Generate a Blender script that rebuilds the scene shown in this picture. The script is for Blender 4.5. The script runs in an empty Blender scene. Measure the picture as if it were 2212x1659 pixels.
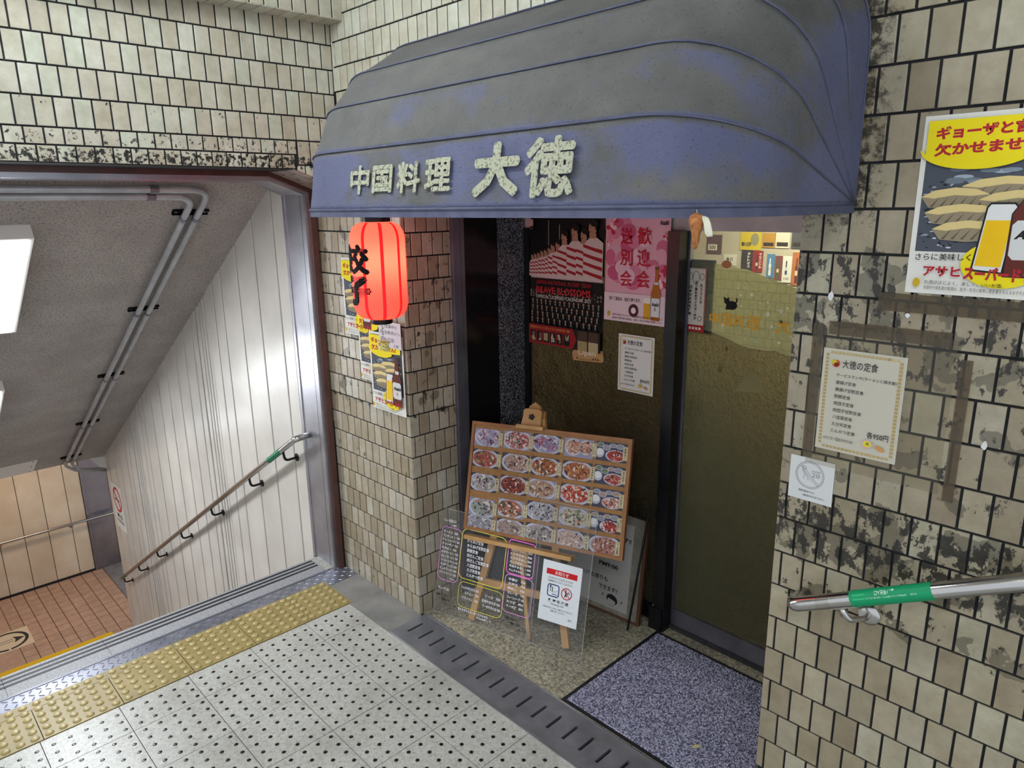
import bpy, bmesh, math, random
from mathutils import Vector, Matrix
random.seed(7)
SC = bpy.context.scene
COL = SC.collection
# ------------------------------------------------------------------ camera
cam_d = bpy.data.cameras.new('camera'); cam = bpy.data.objects.new('camera', cam_d); COL.objects.link(cam)
CP = Vector((3.42, -1.901, 2.06))
RR = ((0.69518, 0.71870, -0.01394), (0.16755, -0.18086, -0.96913), (-0.69903, 0.67139, -0.24616))
mw = Matrix(((RR[0][0], -RR[1][0], -RR[2][0], CP.x), (RR[0][1], -RR[1][1], -RR[2][1], CP.y),
             (RR[0][2], -RR[1][2], -RR[2][2], CP.z), (0, 0, 0, 1)))
cam.matrix_world = mw
cam_d.sensor_fit = 'HORIZONTAL'; cam_d.sensor_width = 36; cam_d.lens = 24.738; cam_d.clip_start = .02
SC.camera = cam
# ------------------------------------------------------------------ world, exposure
wd = bpy.data.worlds.new('world'); SC.world = wd; wd.use_nodes = True
wd.node_tree.nodes['Background'].inputs[0].default_value = (.86, .93, 1, 1)
wd.node_tree.nodes['Background'].inputs[1].default_value = .95
vs = SC.view_settings
vs.view_transform = 'Standard'; vs.look = 'None'; vs.gamma = 1; vs.use_curve_mapping = False
vs.exposure = 0.12
LAMP, STAIR, SHOP, LANT = 80.0, 33.0, 75.0, 3.2      # lamp strengths
SC.cycles.use_denoising = True
SC.cycles.max_bounces = 8

# ------------------------------------------------------------------ helpers
def lin(h):
    if isinstance(h, str):
        h = h.lstrip('#'); c = [int(h[i:i + 2], 16) / 255 for i in (0, 2, 4)]
        return tuple(x / 12.92 if x <= .04045 else ((x + .055) / 1.055) ** 2.4 for x in c)
    return tuple(h)

class N:
    """small node-tree writer"""
    def __init__(s, name):
        s.m = bpy.data.materials.new(name); s.m.use_nodes = True; s.t = s.m.node_tree
        s.b = s.t.nodes['Principled BSDF']; s.out = s.t.nodes['Material Output']
    def n(s, typ, **kw):
        x = s.t.nodes.new(typ)
        for k, v in kw.items():
            if k.startswith('i_'):
                key = k[2:]; key = int(key) if key.isdigit() else key.replace('_', ' ')
                x.inputs[key].default_value = v
            else: setattr(x, k, v)
        return x
    def l(s, a, b): s.t.links.new(a, b)
    def pos(s):
        if not hasattr(s, '_p'): s._p = s.n('ShaderNodeNewGeometry')
        return s._p.outputs['Position']
    def noise(s, scale, detail=3, rough=.55, vec=None):
        x = s.n('ShaderNodeTexNoise', i_Scale=scale, i_Detail=detail, i_Roughness=rough)
        s.l(vec or s.pos(), x.inputs['Vector']); return x.outputs[0]
    def ramp(s, fac, stops, const=False):
        r = s.n('ShaderNodeValToRGB'); e = r.color_ramp.elements
        if const: r.color_ramp.interpolation = 'CONSTANT'
        while len(e) < len(stops): e.new(.5)
        for el, (p, c) in zip(e, stops):
            el.position = p; el.color = (*c, 1) if len(c) == 3 else c
        s.l(fac, r.inputs[0]); return r.outputs[0]
    def mix(s, fac, a, b, mode='MIX'):
        x = s.n('ShaderNodeMix', data_type='RGBA', blend_type=mode)
        for sock, v in ((0, fac), (6, a), (7, b)):
            if hasattr(v, 'node'): s.l(v, x.inputs[sock])
            elif sock == 0: x.inputs[0].default_value = v
            else: x.inputs[sock].default_value = (*v, 1)
        return x.outputs[2]
    def math(s, op, a, b=None):
        x = s.n('ShaderNodeMath', operation=op)
        for i, v in enumerate((a, b)):
            if v is None: continue
            if hasattr(v, 'node'): s.l(v, x.inputs[i])
            else: x.inputs[i].default_value = v
        return x.outputs[0]
    def bump(s, h, strength=.3, dist=.005):
        x = s.n('ShaderNodeBump', i_Strength=strength, i_Distance=dist); s.l(h, x.inputs['Height'])
        s.l(x.outputs[0], s.b.inputs['Normal']); return x
    def color(s, c):
        if hasattr(c, 'node'): s.l(c, s.b.inputs['Base Color'])
        else: s.b.inputs['Base Color'].default_value = (*c, 1)
    def set(s, rough=.6, metal=0, spec=.5):
        s.b.inputs['Roughness'].default_value = rough; s.b.inputs['Metallic'].default_value = metal
        s.b.inputs['Specular IOR Level'].default_value = spec; return s.m
BW = ((0, 0, 0), (1, 1, 1))
_mc = {}
def C(h, rough=.7, metal=0, spec=.3):
    """plain printed / painted colour"""
    k = (h, rough, metal)
    if k not in _mc:
        a = N('paint_' + h.lstrip('#')); a.color(lin(h)); _mc[k] = a.set(rough, metal, spec)
    return _mc[k]
def var(name, h1, h2, scale=8, rough=.6, metal=0, bump=None, spec=.4, rnd=0, lo=.35, hi=.65):
    a = N(name); f = a.ramp(a.noise(scale, 5), ((lo, BW[0]), (hi, BW[1])))
    c = a.mix(f, lin(h1), lin(h2))
    if rnd:
        r = a.n('ShaderNodeObjectInfo').outputs['Random']
        c = a.mix(1, c, a.ramp(r, ((0, (1 - rnd,) * 3), (1, (1, 1, 1)))), 'MULTIPLY')
    a.color(c)
    if bump: a.bump(a.noise(bump[0], 3), bump[1], bump[2] if len(bump) > 2 else .004)
    return a.set(rough, metal, spec)
def emit(name, h, strength, base='#ffffff'):
    a = N(name); a.color(lin(base)); a.b.inputs['Emission Color'].default_value = (*lin(h), 1)
    a.b.inputs['Emission Strength'].default_value = strength; return a.set(.5)

# ------------------------------------------------------------------ mesh builder
class MB:
    def __init__(s): s.v = []; s.f = []; s.mi = []; s.k = 0; s.sm = False
    def add(s, vs, fs, k=None):
        o = len(s.v); s.v += [tuple(p) for p in vs]
        s.f += [tuple(i + o for i in f) for f in fs]; s.mi += [s.k if k is None else k] * len(fs); return s
    def box(s, x0, x1, y0, y1, z0, z1, k=None):
        return s.add([(x, y, z) for x in (x0, x1) for y in (y0, y1) for z in (z0, z1)],
                     [(0, 1, 3, 2), (4, 6, 7, 5), (0, 4, 5, 1), (2, 3, 7, 6), (0, 2, 6, 4), (1, 5, 7, 3)], k)
    def fbox(s, F, a0, a1, b0, b1, c0, c1, k=None):
        """box in a frame F=(O,U,V,N)"""
        O, U, V, W = F
        return s.add([O + U * a + V * b + W * c for a in (a0, a1) for b in (b0, b1) for c in (c0, c1)],
                     [(0, 1, 3, 2), (4, 6, 7, 5), (0, 4, 5, 1), (2, 3, 7, 6), (0, 2, 6, 4), (1, 5, 7, 3)], k)
    def bar(s, p, q, w, h, up=(0, 0, 1), k=None):
        p, q = Vector(p), Vector(q); d = (q - p).normalized(); up = Vector(up)
        sd = d.cross(up).normalized(); up = sd.cross(d)
        L = (q - p).length
        return s.fbox((p, d, sd, up), 0, L, -w / 2, w / 2, -h / 2, h / 2, k)
    def tube(s, path, r, n=12, k=None, cap=True):
        path = [Vector(p) for p in path]; rings = []; up = None
        for i, p in enumerate(path):
            a = path[max(i - 1, 0)]; b = path[min(i + 1, len(path) - 1)]; d = (b - a).normalized()
            if up is None: up = Vector((0, 0, 1)) if abs(d.z) < .9 else Vector((1, 0, 0))
            sx = d.cross(up).normalized(); up = sx.cross(d).normalized()
            rr = r[i] if isinstance(r, (list, tuple)) else r
            rings.append([p + (sx * math.cos(2 * math.pi * j / n) + up * math.sin(2 * math.pi * j / n)) * rr for j in range(n)])
        fs = [(i * n + j, i * n + (j + 1) % n, (i + 1) * n + (j + 1) % n, (i + 1) * n + j) for i in range(len(path) - 1) for j in range(n)]
        if cap: fs += [tuple(range(n))[::-1], tuple((len(path) - 1) * n + j for j in range(n))]
        return s.add([v for R_ in rings for v in R_], fs, k)
    def lathe(s, c, prof, n=32, axis=(0, 0, 1), k=None, ref=None):
        c = Vector(c); ax = Vector(axis).normalized()
        rf = Vector((1, 0, 0)) if abs(ax.x) < .9 else Vector((0, 1, 0))
        e1 = (rf - ax * rf.dot(ax)).normalized(); e2 = ax.cross(e1)
        vs = [c + ax * h + (e1 * math.cos(2 * math.pi * j / n) + e2 * math.sin(2 * math.pi * j / n)) * r for r, h in prof for j in range(n)]
        fs = [(i * n + j, i * n + (j + 1) % n, (i + 1) * n + (j + 1) % n, (i + 1) * n + j) for i in range(len(prof) - 1) for j in range(n)]
        fs += [tuple(range(n))[::-1], tuple((len(prof) - 1) * n + j for j in range(n))]
        return s.add(vs, fs, k)
    def prism(s, poly, F, c0, c1, k=None):
        O, U, V, W = F; n = len(poly)
        vs = [O + U * a + V * b + W * c for c in (c0, c1) for a, b in poly]
        return s.add(vs, [tuple(range(n))[::-1], tuple(range(n, 2 * n))] + [(i, (i + 1) % n, n + (i + 1) % n, n + i) for i in range(n)], k)
    def obj(s, name, mats, parent=None, smooth=False, **tags):
        me = bpy.data.meshes.new(name); me.from_pydata(s.v, [], s.f)
        mats = mats if isinstance(mats, (list, tuple)) else [mats]
        for m in mats: me.materials.append(m)
        if len(mats) > 1: me.polygons.foreach_set('material_index', s.mi)
        if smooth:
            me.polygons.foreach_set('use_smooth', [True] * len(me.polygons))
        me.validate(); me.update()
        bm = bmesh.new(); bm.from_mesh(me); bmesh.ops.recalc_face_normals(bm, faces=bm.faces); bm.to_mesh(me); bm.free()
        if smooth and smooth is not True: me.set_sharp_from_angle(angle=math.radians(smooth))
        o = bpy.data.objects.new(name, me); COL.objects.link(o)
        par(o, parent); tag(o, **tags); return o
def par(o, p):
    if p is not None:
        o.parent = p; o.matrix_parent_inverse = Matrix.Translation(-p.location)
def tag(o, label=None, cat=None, group=None, kind=None):
    if label: o['label'] = label
    if cat: o['category'] = cat
    if group: o['group'] = group
    if kind: o['kind'] = kind
    return o
def empty(name, loc, label, cat, group=None):
    o = bpy.data.objects.new(name, None); COL.objects.link(o); o.location = loc; o.empty_display_size = .05
    return tag(o, label, cat, group)
def V3(*a): return Vector(a)
def frame(O, U, V):
    O, U, V = Vector(O), Vector(U).normalized(), Vector(V); V = (V - U * U.dot(V)).normalized()
    return (O, U, V, U.cross(V))
def FY(x, y, z): return frame((x, y, z), (1, 0, 0), (0, 0, 1))       # facing -y
def FXp(x, y, z): return frame((x, y, z), (0, 1, 0), (0, 0, 1))      # facing +x

# ------------------------------------------------------------------ flat print
_tx = {}
def glyphs(body, bold=0.0, sp=1.0):
    k = (body, bold, sp)
    if k not in _tx:
        c = bpy.data.curves.new('t', 'FONT'); c.body = body; c.resolution_u = 2; c.offset = bold; c.space_line = sp
        o = bpy.data.objects.new('t', c); m = o.to_mesh()
        v = [(p.co.x, p.co.y) for p in m.vertices]; f = [tuple(p.vertices) for p in m.polygons]
        o.to_mesh_clear(); bpy.data.objects.remove(o); bpy.data.curves.remove(c)
        xs = [p[0] for p in v]; ys = [p[1] for p in v]
        _tx[k] = (v, f, min(xs), max(xs), min(ys), max(ys))
    return _tx[k]
class Print:
    STEP = .00025; box = None
    def __init__(s, F, base=.0004): s.F = F; s.mb = MB(); s.mats = []; s.L = 0; s.base = base; s.warp = None
    def up(s): s.L += 1; return s
    def _m(s, m):
        if isinstance(m, str): m = C(m)
        if m not in s.mats: s.mats.append(m)
        return s.mats.index(m)
    def raw(s, pts, fs, m):
        O, U, V, W = s.F; s.q = getattr(s, 'q', 0) + .1; h = s.base + (s.L + s.q) * s.STEP
        if s.warp: vs = [s.warp(a, b, h) for a, b in pts]
        else: vs = [O + U * a + V * b + W * h for a, b in pts]
        s.mb.add(vs, fs, s._m(m)); return s
    def rect(s, a0, b0, a1, b1, m): return s.raw([(a0, b0), (a1, b0), (a1, b1), (a0, b1)], [(0, 1, 2, 3)], m)
    def poly(s, pts, m):
        if s.box:
            a0, b0, a1, b1 = s.box; pts = clip(list(pts), [(-1, 0, -a0), (1, 0, a1), (0, -1, -b0), (0, 1, b1)])
            if not pts: return s
        return s.raw(pts, [tuple(range(len(pts)))], m)
    def ell(s, a, b, ra, rb, m, n=20, rot=0):
        c, d = math.cos(rot), math.sin(rot)
        return s.poly([(a + ra * math.cos(t) * c - rb * math.sin(t) * d, b + ra * math.cos(t) * d + rb * math.sin(t) * c)
                       for t in (2 * math.pi * i / n for i in range(n))], m)
    def line(s, pts, w, m, closed=False):
        P = [Vector((p[0], p[1])) for p in pts]; n = len(P); L, R_ = [], []
        for i in range(n):
            a = P[i - 1] if (i or closed) else P[i]; b = P[(i + 1) % n] if (i < n - 1 or closed) else P[i]
            d = (b - a).normalized(); q = Vector((-d.y, d.x)) * w / 2; L.append(P[i] + q); R_.append(P[i] - q)
        fs = [(i, (i + 1) % n, n + (i + 1) % n, n + i) for i in range(n if closed else n - 1)]
        return s.raw([(p.x, p.y) for p in L + R_], fs, m)
    def ring(s, a, b, ra, rb, w, m, n=28):
        return s.line([(a + ra * math.cos(2 * math.pi * i / n), b + rb * math.sin(2 * math.pi * i / n)) for i in range(n)], w, m, True)
    def rrect(s, a0, b0, a1, b1, r, w, m):
        pts = []
        for cx, cy, t0 in ((a1 - r, b1 - r, 0), (a0 + r, b1 - r, 90), (a0 + r, b0 + r, 180), (a1 - r, b0 + r, 270)):
            pts += [(cx + r * math.cos(math.radians(t0 + i * 22.5)), cy + r * math.sin(math.radians(t0 + i * 22.5))) for i in range(5)]
        return s.line(pts, w, m, True)
    def text(s, body, a0, b0, a1, b1, m, bold=0.0, sp=1.0, slant=0.0, keep=False, skew=0.0):
        v, f, x0, x1, y0, y1 = glyphs(body, bold, sp)
        sx = (a1 - a0) / max(x1 - x0, 1e-6); sy = (b1 - b0) / max(y1 - y0, 1e-6)
        if keep: sx = sy = min(sx, sy)
        return s.raw([(a0 + (x - x0) * sx + slant * (y - y0) * sy, b0 + (y - y0) * sy + skew * (x - x0) * sx) for x, y in v], f, m)
    def vtext(s, body, a0, b0, a1, b1, m, bold=.015):
        n = len(body); h = (b1 - b0) / n
        for i, ch in enumerate(body):
            ch2 = '|' if ch == 'ー' else ch
            t = b1 - (i + 1) * h
            if ch2 == '|': s.rect((a0 + a1) / 2 - .06 * (a1 - a0), t + .1 * h, (a0 + a1) / 2 + .06 * (a1 - a0), t + .9 * h, m)
            else: s.text(ch2, a0, t + .06 * h, a1, t + .94 * h, m, bold)
        return s
    def obj(s, parent, name='print'): return s.mb.obj(name, s.mats, parent)
def sheet(name, F, a0, b0, a1, b1, mat, label, cat, group=None, th=.0008, parent=None):
    return MB().fbox(F, a0, a1, b0, b1, -.0002, th - .0004).obj(name, mat, parent, label=label, cat=cat, group=group)

# ------------------------------------------------------------------ tiles
_tm = {}
def tile_mesh(poly, th=.006, bev=.0016):
    k = tuple((round(a, 4), round(b, 4)) for a, b in poly)
    if k not in _tm:
        n = len(poly); cx = sum(p[0] for p in poly) / n; cz = sum(p[1] for p in poly) / n
        wd_ = max(p[0] for p in poly) - min(p[0] for p in poly); ht = max(p[1] for p in poly) - min(p[1] for p in poly)
        f1, f2 = max(.2, 1 - 2 * bev / max(wd_, .004)), max(.2, 1 - 2 * bev / max(ht, .004))
        ins = [(cx + (a - cx) * f1, cz + (b - cz) * f2) for a, b in poly]
        vs = [(a, th, b) for a, b in poly] + [(a, bev * .6, b) for a, b in poly] + [(a, 0, b) for a, b in ins]
        fs = [(i, (i + 1) % n, n + (i + 1) % n, n + i) for i in range(n)] + [(n + i, n + (i + 1) % n, 2 * n + (i + 1) % n, 2 * n + i) for i in range(n)]
        fs.append(tuple(range(2 * n, 3 * n)))
        me = bpy.data.meshes.new('tile'); me.from_pydata(vs, [], fs); me.update(); _tm[k] = me
    return _tm[k]
def clip(poly, hp):
    for a, b, c in hp:
        out = []
        for i in range(len(poly)):
            p, q = poly[i], poly[(i + 1) % len(poly)]
            dp, dq = a * p[0] + b * p[1] - c, a * q[0] + b * q[1] - c
            if dp <= 0: out.append(p)
            if (dp < 0 < dq) or (dq < 0 < dp):
                t = dp / (dp - dq); out.append((p[0] + (q[0] - p[0]) * t, p[1] + (q[1] - p[1]) * t))
        poly = out
        if len(poly) < 3: return None
    return poly
def put_tile(parent, poly, M4, mat, name='tile'):
    """poly in wall coordinates; M4 maps (u, depth, v) to the world"""
    cx = sum(p[0] for p in poly) / len(poly); cz = sum(p[1] for p in poly) / len(poly)
    me = tile_mesh([(a - cx, b - cz) for a, b in poly])
    if not me.materials: me.materials.append(mat)
    o = bpy.data.objects.new(name, me); COL.objects.link(o)
    o.matrix_local = M4 @ Matrix.Translation((cx, random.uniform(-.0007, .0007), cz)); o.parent = parent
    if me.materials[0] != mat:
        o.material_slots[0].link = 'OBJECT'; o.material_slots[0].material = mat
    return o
def MFY(y): return Matrix.Translation((0, y, 0))                                  # faces -y, u = x
def MFX(x): return Matrix.Translation((x, 0, 0)) @ Matrix.Rotation(math.pi / 2, 4, 'Z')  # faces +x, u = y
def tile_wall(parent, M4, rows, u0, u1, pitch, off, mat, hp=(), joint=.0068):
    k = 0
    for r, (v0, v1) in enumerate(rows):
        u = u1 - off - (pitch * .5 if r % 2 else 0) - math.ceil((u1 - u0) / pitch + 1) * pitch
        while u < u1:
            a, b = max(u, u0) + joint / 2, min(u + pitch, u1) - joint / 2
            if u <= u0: a = u0 + .001
            if u + pitch >= u1: b = u1 - .0005
            if b - a > .009:
                p = [(a, v0 + joint / 2), (b, v0 + joint / 2), (b, v1 - joint / 2), (a, v1 - joint / 2)]
                q = clip(p, hp) if hp else p
                if q and max(x[1] for x in q) - min(x[1] for x in q) > .008: put_tile(parent, q, M4, mat); k += 1
            u += pitch
    return k

# ------------------------------------------------------------------ materials
def tile_mat(name, cols, residue=None, grime=None, rough=.33, edge=False):
    a = N(name); r = a.n('ShaderNodeObjectInfo').outputs['Random']
    c = a.ramp(r, tuple((i / (len(cols) - 1), lin(h)) for i, h in enumerate(cols)))
    f = a.ramp(a.noise(26, 5, .65), ((.3, (.84, .82, .78)), (.7, (1.06, 1.05, 1.03))))
    c = a.mix(1, c, f, 'MULTIPLY')
    f = a.ramp(a.noise(9, 4, .6), ((.35, (.86, .84, .79)), (.65, (1.03, 1.03, 1.03))))
    c = a.mix(1, c, f, 'MULTIPLY')
    # glaze pits
    v = a.n('ShaderNodeTexVoronoi', i_Scale=230.0); a.l(a.pos(), v.inputs['Vector'])
    pit = a.math('MULTIPLY', a.ramp(v.outputs['Distance'], ((.10, BW[1]), (.2, BW[0]))), a.ramp(a.noise(14, 2), ((.56, BW[0]), (.68, BW[1]))))
    c = a.mix(a.math('MULTIPLY', pit, .75), c, lin('#2c2a22'))
    sx = a.n('ShaderNodeSeparateXYZ'); a.l(a.pos(), sx.inputs[0])
    z = sx.outputs['Z']
    def band(lo, hi, soft=.05):
        m1 = a.n('ShaderNodeMapRange', i_1=lo - soft, i_2=lo + soft); a.l(z, m1.inputs[0])
        m2 = a.n('ShaderNodeMapRange', i_1=hi - soft, i_2=hi + soft, i_3=1.0, i_4=0.0); a.l(z, m2.inputs[0])
        return a.math('MULTIPLY', m1.outputs[0], m2.outputs[0])
    rr = None
    if residue:
        tot = None
        for lo, hi, amt in residue:
            b = a.math('MULTIPLY', band(lo, hi, .03), amt); tot = b if tot is None else a.math('MAXIMUM', tot, b)
        mp = a.n('ShaderNodeMapping'); mp.inputs['Scale'].default_value = (1.5, 1.5, 1); mp.inputs['Rotation'].default_value = (0, .25, 0); a.l(a.pos(), mp.inputs[0])
        n1 = a.noise(17, 8, .68, mp.outputs[0]); n2 = a.noise(11, 3, .5)
        s1 = a.math('SUBTRACT', a.math('ADD', n1, a.math('MULTIPLY', tot, .34)), .72)
        hard = a.ramp(s1, ((0, BW[0]), (.025, BW[1])))
        s2 = a.math('SUBTRACT', a.math('ADD', n2, a.math('MULTIPLY', tot, .30)), .70)
        film = a.ramp(s2, ((0, BW[0]), (.015, (.62,) * 3)))
        c = a.mix(film, c, lin('#443f31')); c = a.mix(a.math('MULTIPLY', hard, .93), c, lin('#1d1a14'))
    if grime:
        for lo, hi, amt, sc in grime:
            g = a.ramp(a.math('SUBTRACT', a.math('ADD', a.noise(sc, 6, .7), a.math('MULTIPLY', band(lo, hi, .012), amt)), .70), ((0, BW[0]), (.03, BW[1])))
            c = a.mix(g, c, lin('#24241f'))
    if edge:
        mx_ = a.n('ShaderNodeMapRange', i_1=2.70, i_2=2.80, i_3=1.0, i_4=0.0); a.l(sx.outputs['X'], mx_.inputs[0])
        e_ = a.math('MULTIPLY', mx_.outputs[0], band(2.0, 3.4, .06))
        g = a.ramp(a.math('SUBTRACT', a.math('ADD', a.noise(38, 6, .75), a.math('MULTIPLY', e_, .26)), .62), ((0, BW[0]), (.14, BW[1])))
        c = a.mix(a.math('MULTIPLY', g, .9), c, lin('#1c1b15'))
    a.color(c); a.bump(a.noise(60, 3), .10, .002)
    return a.set(rough, 0, .45)
M = {}
M['mortar'] = var('mortar', '#191a1d', '#232427', 30, .9)
M['mortar2'] = var('mortar_light', '#3a3a3c', '#4a4a4a', 30, .9)
M['tile_up'] = tile_mat('tile_pale', ['#b5b4a7', '#c3c1b4', '#b9b5a6', '#c1c6b9', '#bdbaac', '#b2ac9d', '#c8c9be'], grime=[(2.236, 2.30, .21, 55), (2.30, 2.372, .13, 60), (2.44, 2.475, .1, 60)])
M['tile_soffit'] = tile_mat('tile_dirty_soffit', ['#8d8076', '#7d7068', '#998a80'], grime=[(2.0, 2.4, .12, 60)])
M['tile_up2'] = tile_mat('tile_pale_facade', ['#b6b5a8', '#c2c0b2', '#b7b3a4', '#c4c9bd', '#bcb8a9'])
M['tile_right'] = tile_mat('tile_tan', ['#958b77', '#a39a86', '#8f846e', '#aaa693', '#9a907c', '#8a7f6b', '#aaa493'], residue=[(1.04, 1.27, .66), (1.30, 1.60, .40), (1.60, 1.95, .56), (.90, 1.02, .46), (1.95, 2.1, .32)], edge=True)
M['tile_pillar'] = tile_mat('tile_beige', ['#a39a89', '#b0a899', '#9a8d7a', '#b8b4a9', '#a89d8c', '#958875', '#b4ad9f'], residue=[(1.045, 1.10, .55), (1.10, 1.95, .34)])
M['chrome'] = N('brushed_steel').set(.18, 1); M['chrome'].node_tree.nodes['Principled BSDF'].inputs['Base Color'].default_value = (.50, .485, .47, 1)
M['alu'] = var('aluminium', '#a3a3ab', '#b9b9c0', 5, .32, .85)
M['alu_d'] = var('aluminium_stained', '#76727c', '#8d8b94', 6, .38, .75)
M['red_frame'] = var('red_painted_steel', '#4a302c', '#5c3c37', 12, .28, .15, spec=.6)
M['black_m'] = var('black_steel', '#0d0d0f', '#17171a', 10, .35, .2)
M['rubber'] = var('black_rubber', '#111114', '#1c1c20', 40, .55)
M['panel'] = var('white_wall_panel', '#d2ccc4', '#c3bdb5', 3, .30, .0, (90, .03), rnd=.08)
M['cream'] = var('cream_wall_panel', '#d3c3ae', '#c4b198', 3, .4, .0, rnd=.05)
M['pale'] = C('#e4e2dc', .5)
def ceil_mat():
    a = N('spray_plaster'); f = a.ramp(a.noise(3, 4), ((.35, lin('#c6bbb3')), (.65, lin('#d6ccc4'))))
    g = a.ramp(a.noise(105, 4, .75), ((.38, (.50,) * 3), (.50, (1.05,) * 3)))
    a.color(a.mix(1, f, g, 'MULTIPLY')); a.bump(a.noise(105, 4, .75), 1.0, .02); return a.set(.9)
M['plaster'] = ceil_mat()
def speck(name, base, d1, d2, sc, thr=(.44, .52), rough=.5, stain=None, dk=.62):
    a = N(name); v = a.n('ShaderNodeTexVoronoi', i_Scale=sc); a.l(a.pos(), v.inputs['Vector'])
    c = a.ramp(v.outputs['Color'], ((0, lin(d1)), (.33, lin(base)), (.6, lin(base)), (1, lin(d2))))
    c2 = a.ramp(a.noise(sc * .35, 4, .7), ((thr[0], (dk,) * 3), (thr[1], (1,) * 3)))
    c = a.mix(.7, c, c2, 'MULTIPLY')
    if stain:
        st = a.ramp(a.noise(stain[0], 5, .6), ((.5, BW[0]), (.68, BW[1]))); c = a.mix(a.math('MULTIPLY', st, stain[1]), c, lin(stain[2]))
    a.color(c); a.bump(a.noise(sc, 2), .12, .002); return a.set(rough, 0, .45)
M['terrazzo'] = speck('terrazzo_tile', '#bdbcb5', '#98978f', '#cbcac2', 150, rough=.36, dk=.78, stain=(2.3, .35, '#7d766b'))
M['granite'] = speck('nosing_granite', '#96969a', '#6d6d70', '#b0b0b2', 330, rough=.55)
M['aggregate'] = speck('washed_aggregate', '#a29a86', '#1a1813', '#cfc7b0', 150, (.42, .54), .7, dk=.42, stain=(2.2, .45, '#3a3833'))
M['concrete'] = var('worn_concrete', '#6f6e6d', '#8d8a86', 6, .8, 0, (60, .3), lo=.3, hi=.7)
M['drain'] = var('drain_steel', '#6f6f75', '#84848a', 9, .42, .4, (120, .1))
M['checker'] = var('checker_plate', '#82838f', '#9899a4', 7, .34, .75, (200, .05))
M['tactile'] = var('tactile_yellow', '#8b7a4a', '#a08d58', 7, .42, 0, (60, .1), lo=.3, hi=.7)
M['tact_dome'] = var('tactile_dome', '#a89663', '#b5a36e', 20, .38)
M['stud'] = var('black_stud', '#0c0c10', '#15151a', 40, .3)
M['yellow'] = C('#d9ad12', .6)
M['orange_tile'] = var('terracotta_tile', '#a88672', '#b5937e', 14, .5, 0, rnd=.1)
M['grout_o'] = C('#5a3d2e', .9)
M['grey_step'] = var('grey_step', '#6b676a', '#7b7779', 9, .7)
M['door_metal'] = var('bronze_door', '#6d6468', '#7a7072', 4, .3, .35)
def awn_mat():
    a = N('awning_fabric'); geo = a.n('ShaderNodeNewGeometry'); sn = a.n('ShaderNodeSeparateXYZ'); a.l(geo.outputs['Normal'], sn.inputs[0])
    fab = a.ramp(a.noise(2.5, 3), ((.3, lin('#51546d')), (.7, lin('#60637b'))))
    dust = a.ramp(a.noise(7, 5, .6), ((.3, lin('#52524f')), (.7, lin('#615f5b'))))
    m = a.math('ADD', a.math('MULTIPLY', sn.outputs['Z'], 1.15), a.math('MULTIPLY', a.math('SUBTRACT', a.noise(4.2, 5, .65), .47), 2.2))
    c = a.mix(a.ramp(m, ((.12, BW[0]), (.5, (.93,) * 3))), fab, dust)
    sp = a.ramp(a.noise(170, 2, .6), ((.31, (.35,) * 3), (.38, (1,) * 3))); c = a.mix(.55, c, sp, 'MULTIPLY')
    a.color(c); h = a.math('ADD', a.noise(120, 3, .7), a.math('MULTIPLY', a.noise(6, 3), 2.0)); a.bump(h, .45, .006); return a.set(.85, 0, .2)
M['awning'] = awn_mat()
M['awn_trim'] = var('awning_piping', '#45485f', '#52556b', 20, .8)
def spot_paint(name, h, amt=.6):
    a = N(name); c = a.ramp(a.noise(120, 3, .7), ((.40, tuple(x * .25 for x in lin(h))), (.47, lin(h)))); a.color(a.mix(amt, lin(h), c)); return a.set(.8)
M['awn_text'] = spot_paint('worn_cream_paint', '#a3a48e', .9)
def granite_black(name, amt):
    a = N(name); c = a.ramp(a.noise(170, 3, .8), ((.47, lin('#0b0b0d')), (.66, tuple(x * amt for x in lin('#8d9099'))))); a.color(c); return a.set(.16, 0, .5)
M['blk'] = granite_black('polished_black_panel', .06); M['blk_speck'] = granite_black('speckled_black_granite', 1.6)
M['paper'] = C('#e3e1dc', .75); M['wood'] = var('easel_pine', '#b0834f', '#c39a66', 9, .55, 0, rnd=.12)
M['wood_d'] = var('brown_frame_wood', '#8a5a36', '#9d6b42', 14, .5)
M['cork'] = var('cork', '#91683f', '#a2774a', 60, .8)
M['mat'] = var('mat_pile', '#47465a', '#aaa8bd', 135, .95, 0, lo=.42, hi=.58)
M['wallpaint'] = C('#b8b2a2', .8)
def clearmat(name, tr, tint=(1, 1, 1), rough=.05, base=(.8, .8, .8)):
    a = N(name); t = a.n('ShaderNodeBsdfTransparent'); t.inputs[0].default_value = (*tint, 1)
    mx = a.n('ShaderNodeMixShader', i_0=tr); a.l(a.b.outputs[0], mx.inputs[1]); a.l(t.outputs[0], mx.inputs[2]); a.l(mx.outputs[0], a.out.inputs[0])
    a.color(base); a.set(rough, 0, .6); return a.m
M['acrylic'] = clearmat('clear_acrylic', .965, (.965, .965, .965)); M['acr_edge'] = clearmat('acrylic_edge', .70, (.92, .93, .92), .2)
M['sleeve'] = clearmat('clear_plastic_sleeve', .95, (.95, .94, .91), .12, (.4, .38, .34))
M['glass'] = clearmat('window_glass', .92, (.92, .95, .9))
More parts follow.
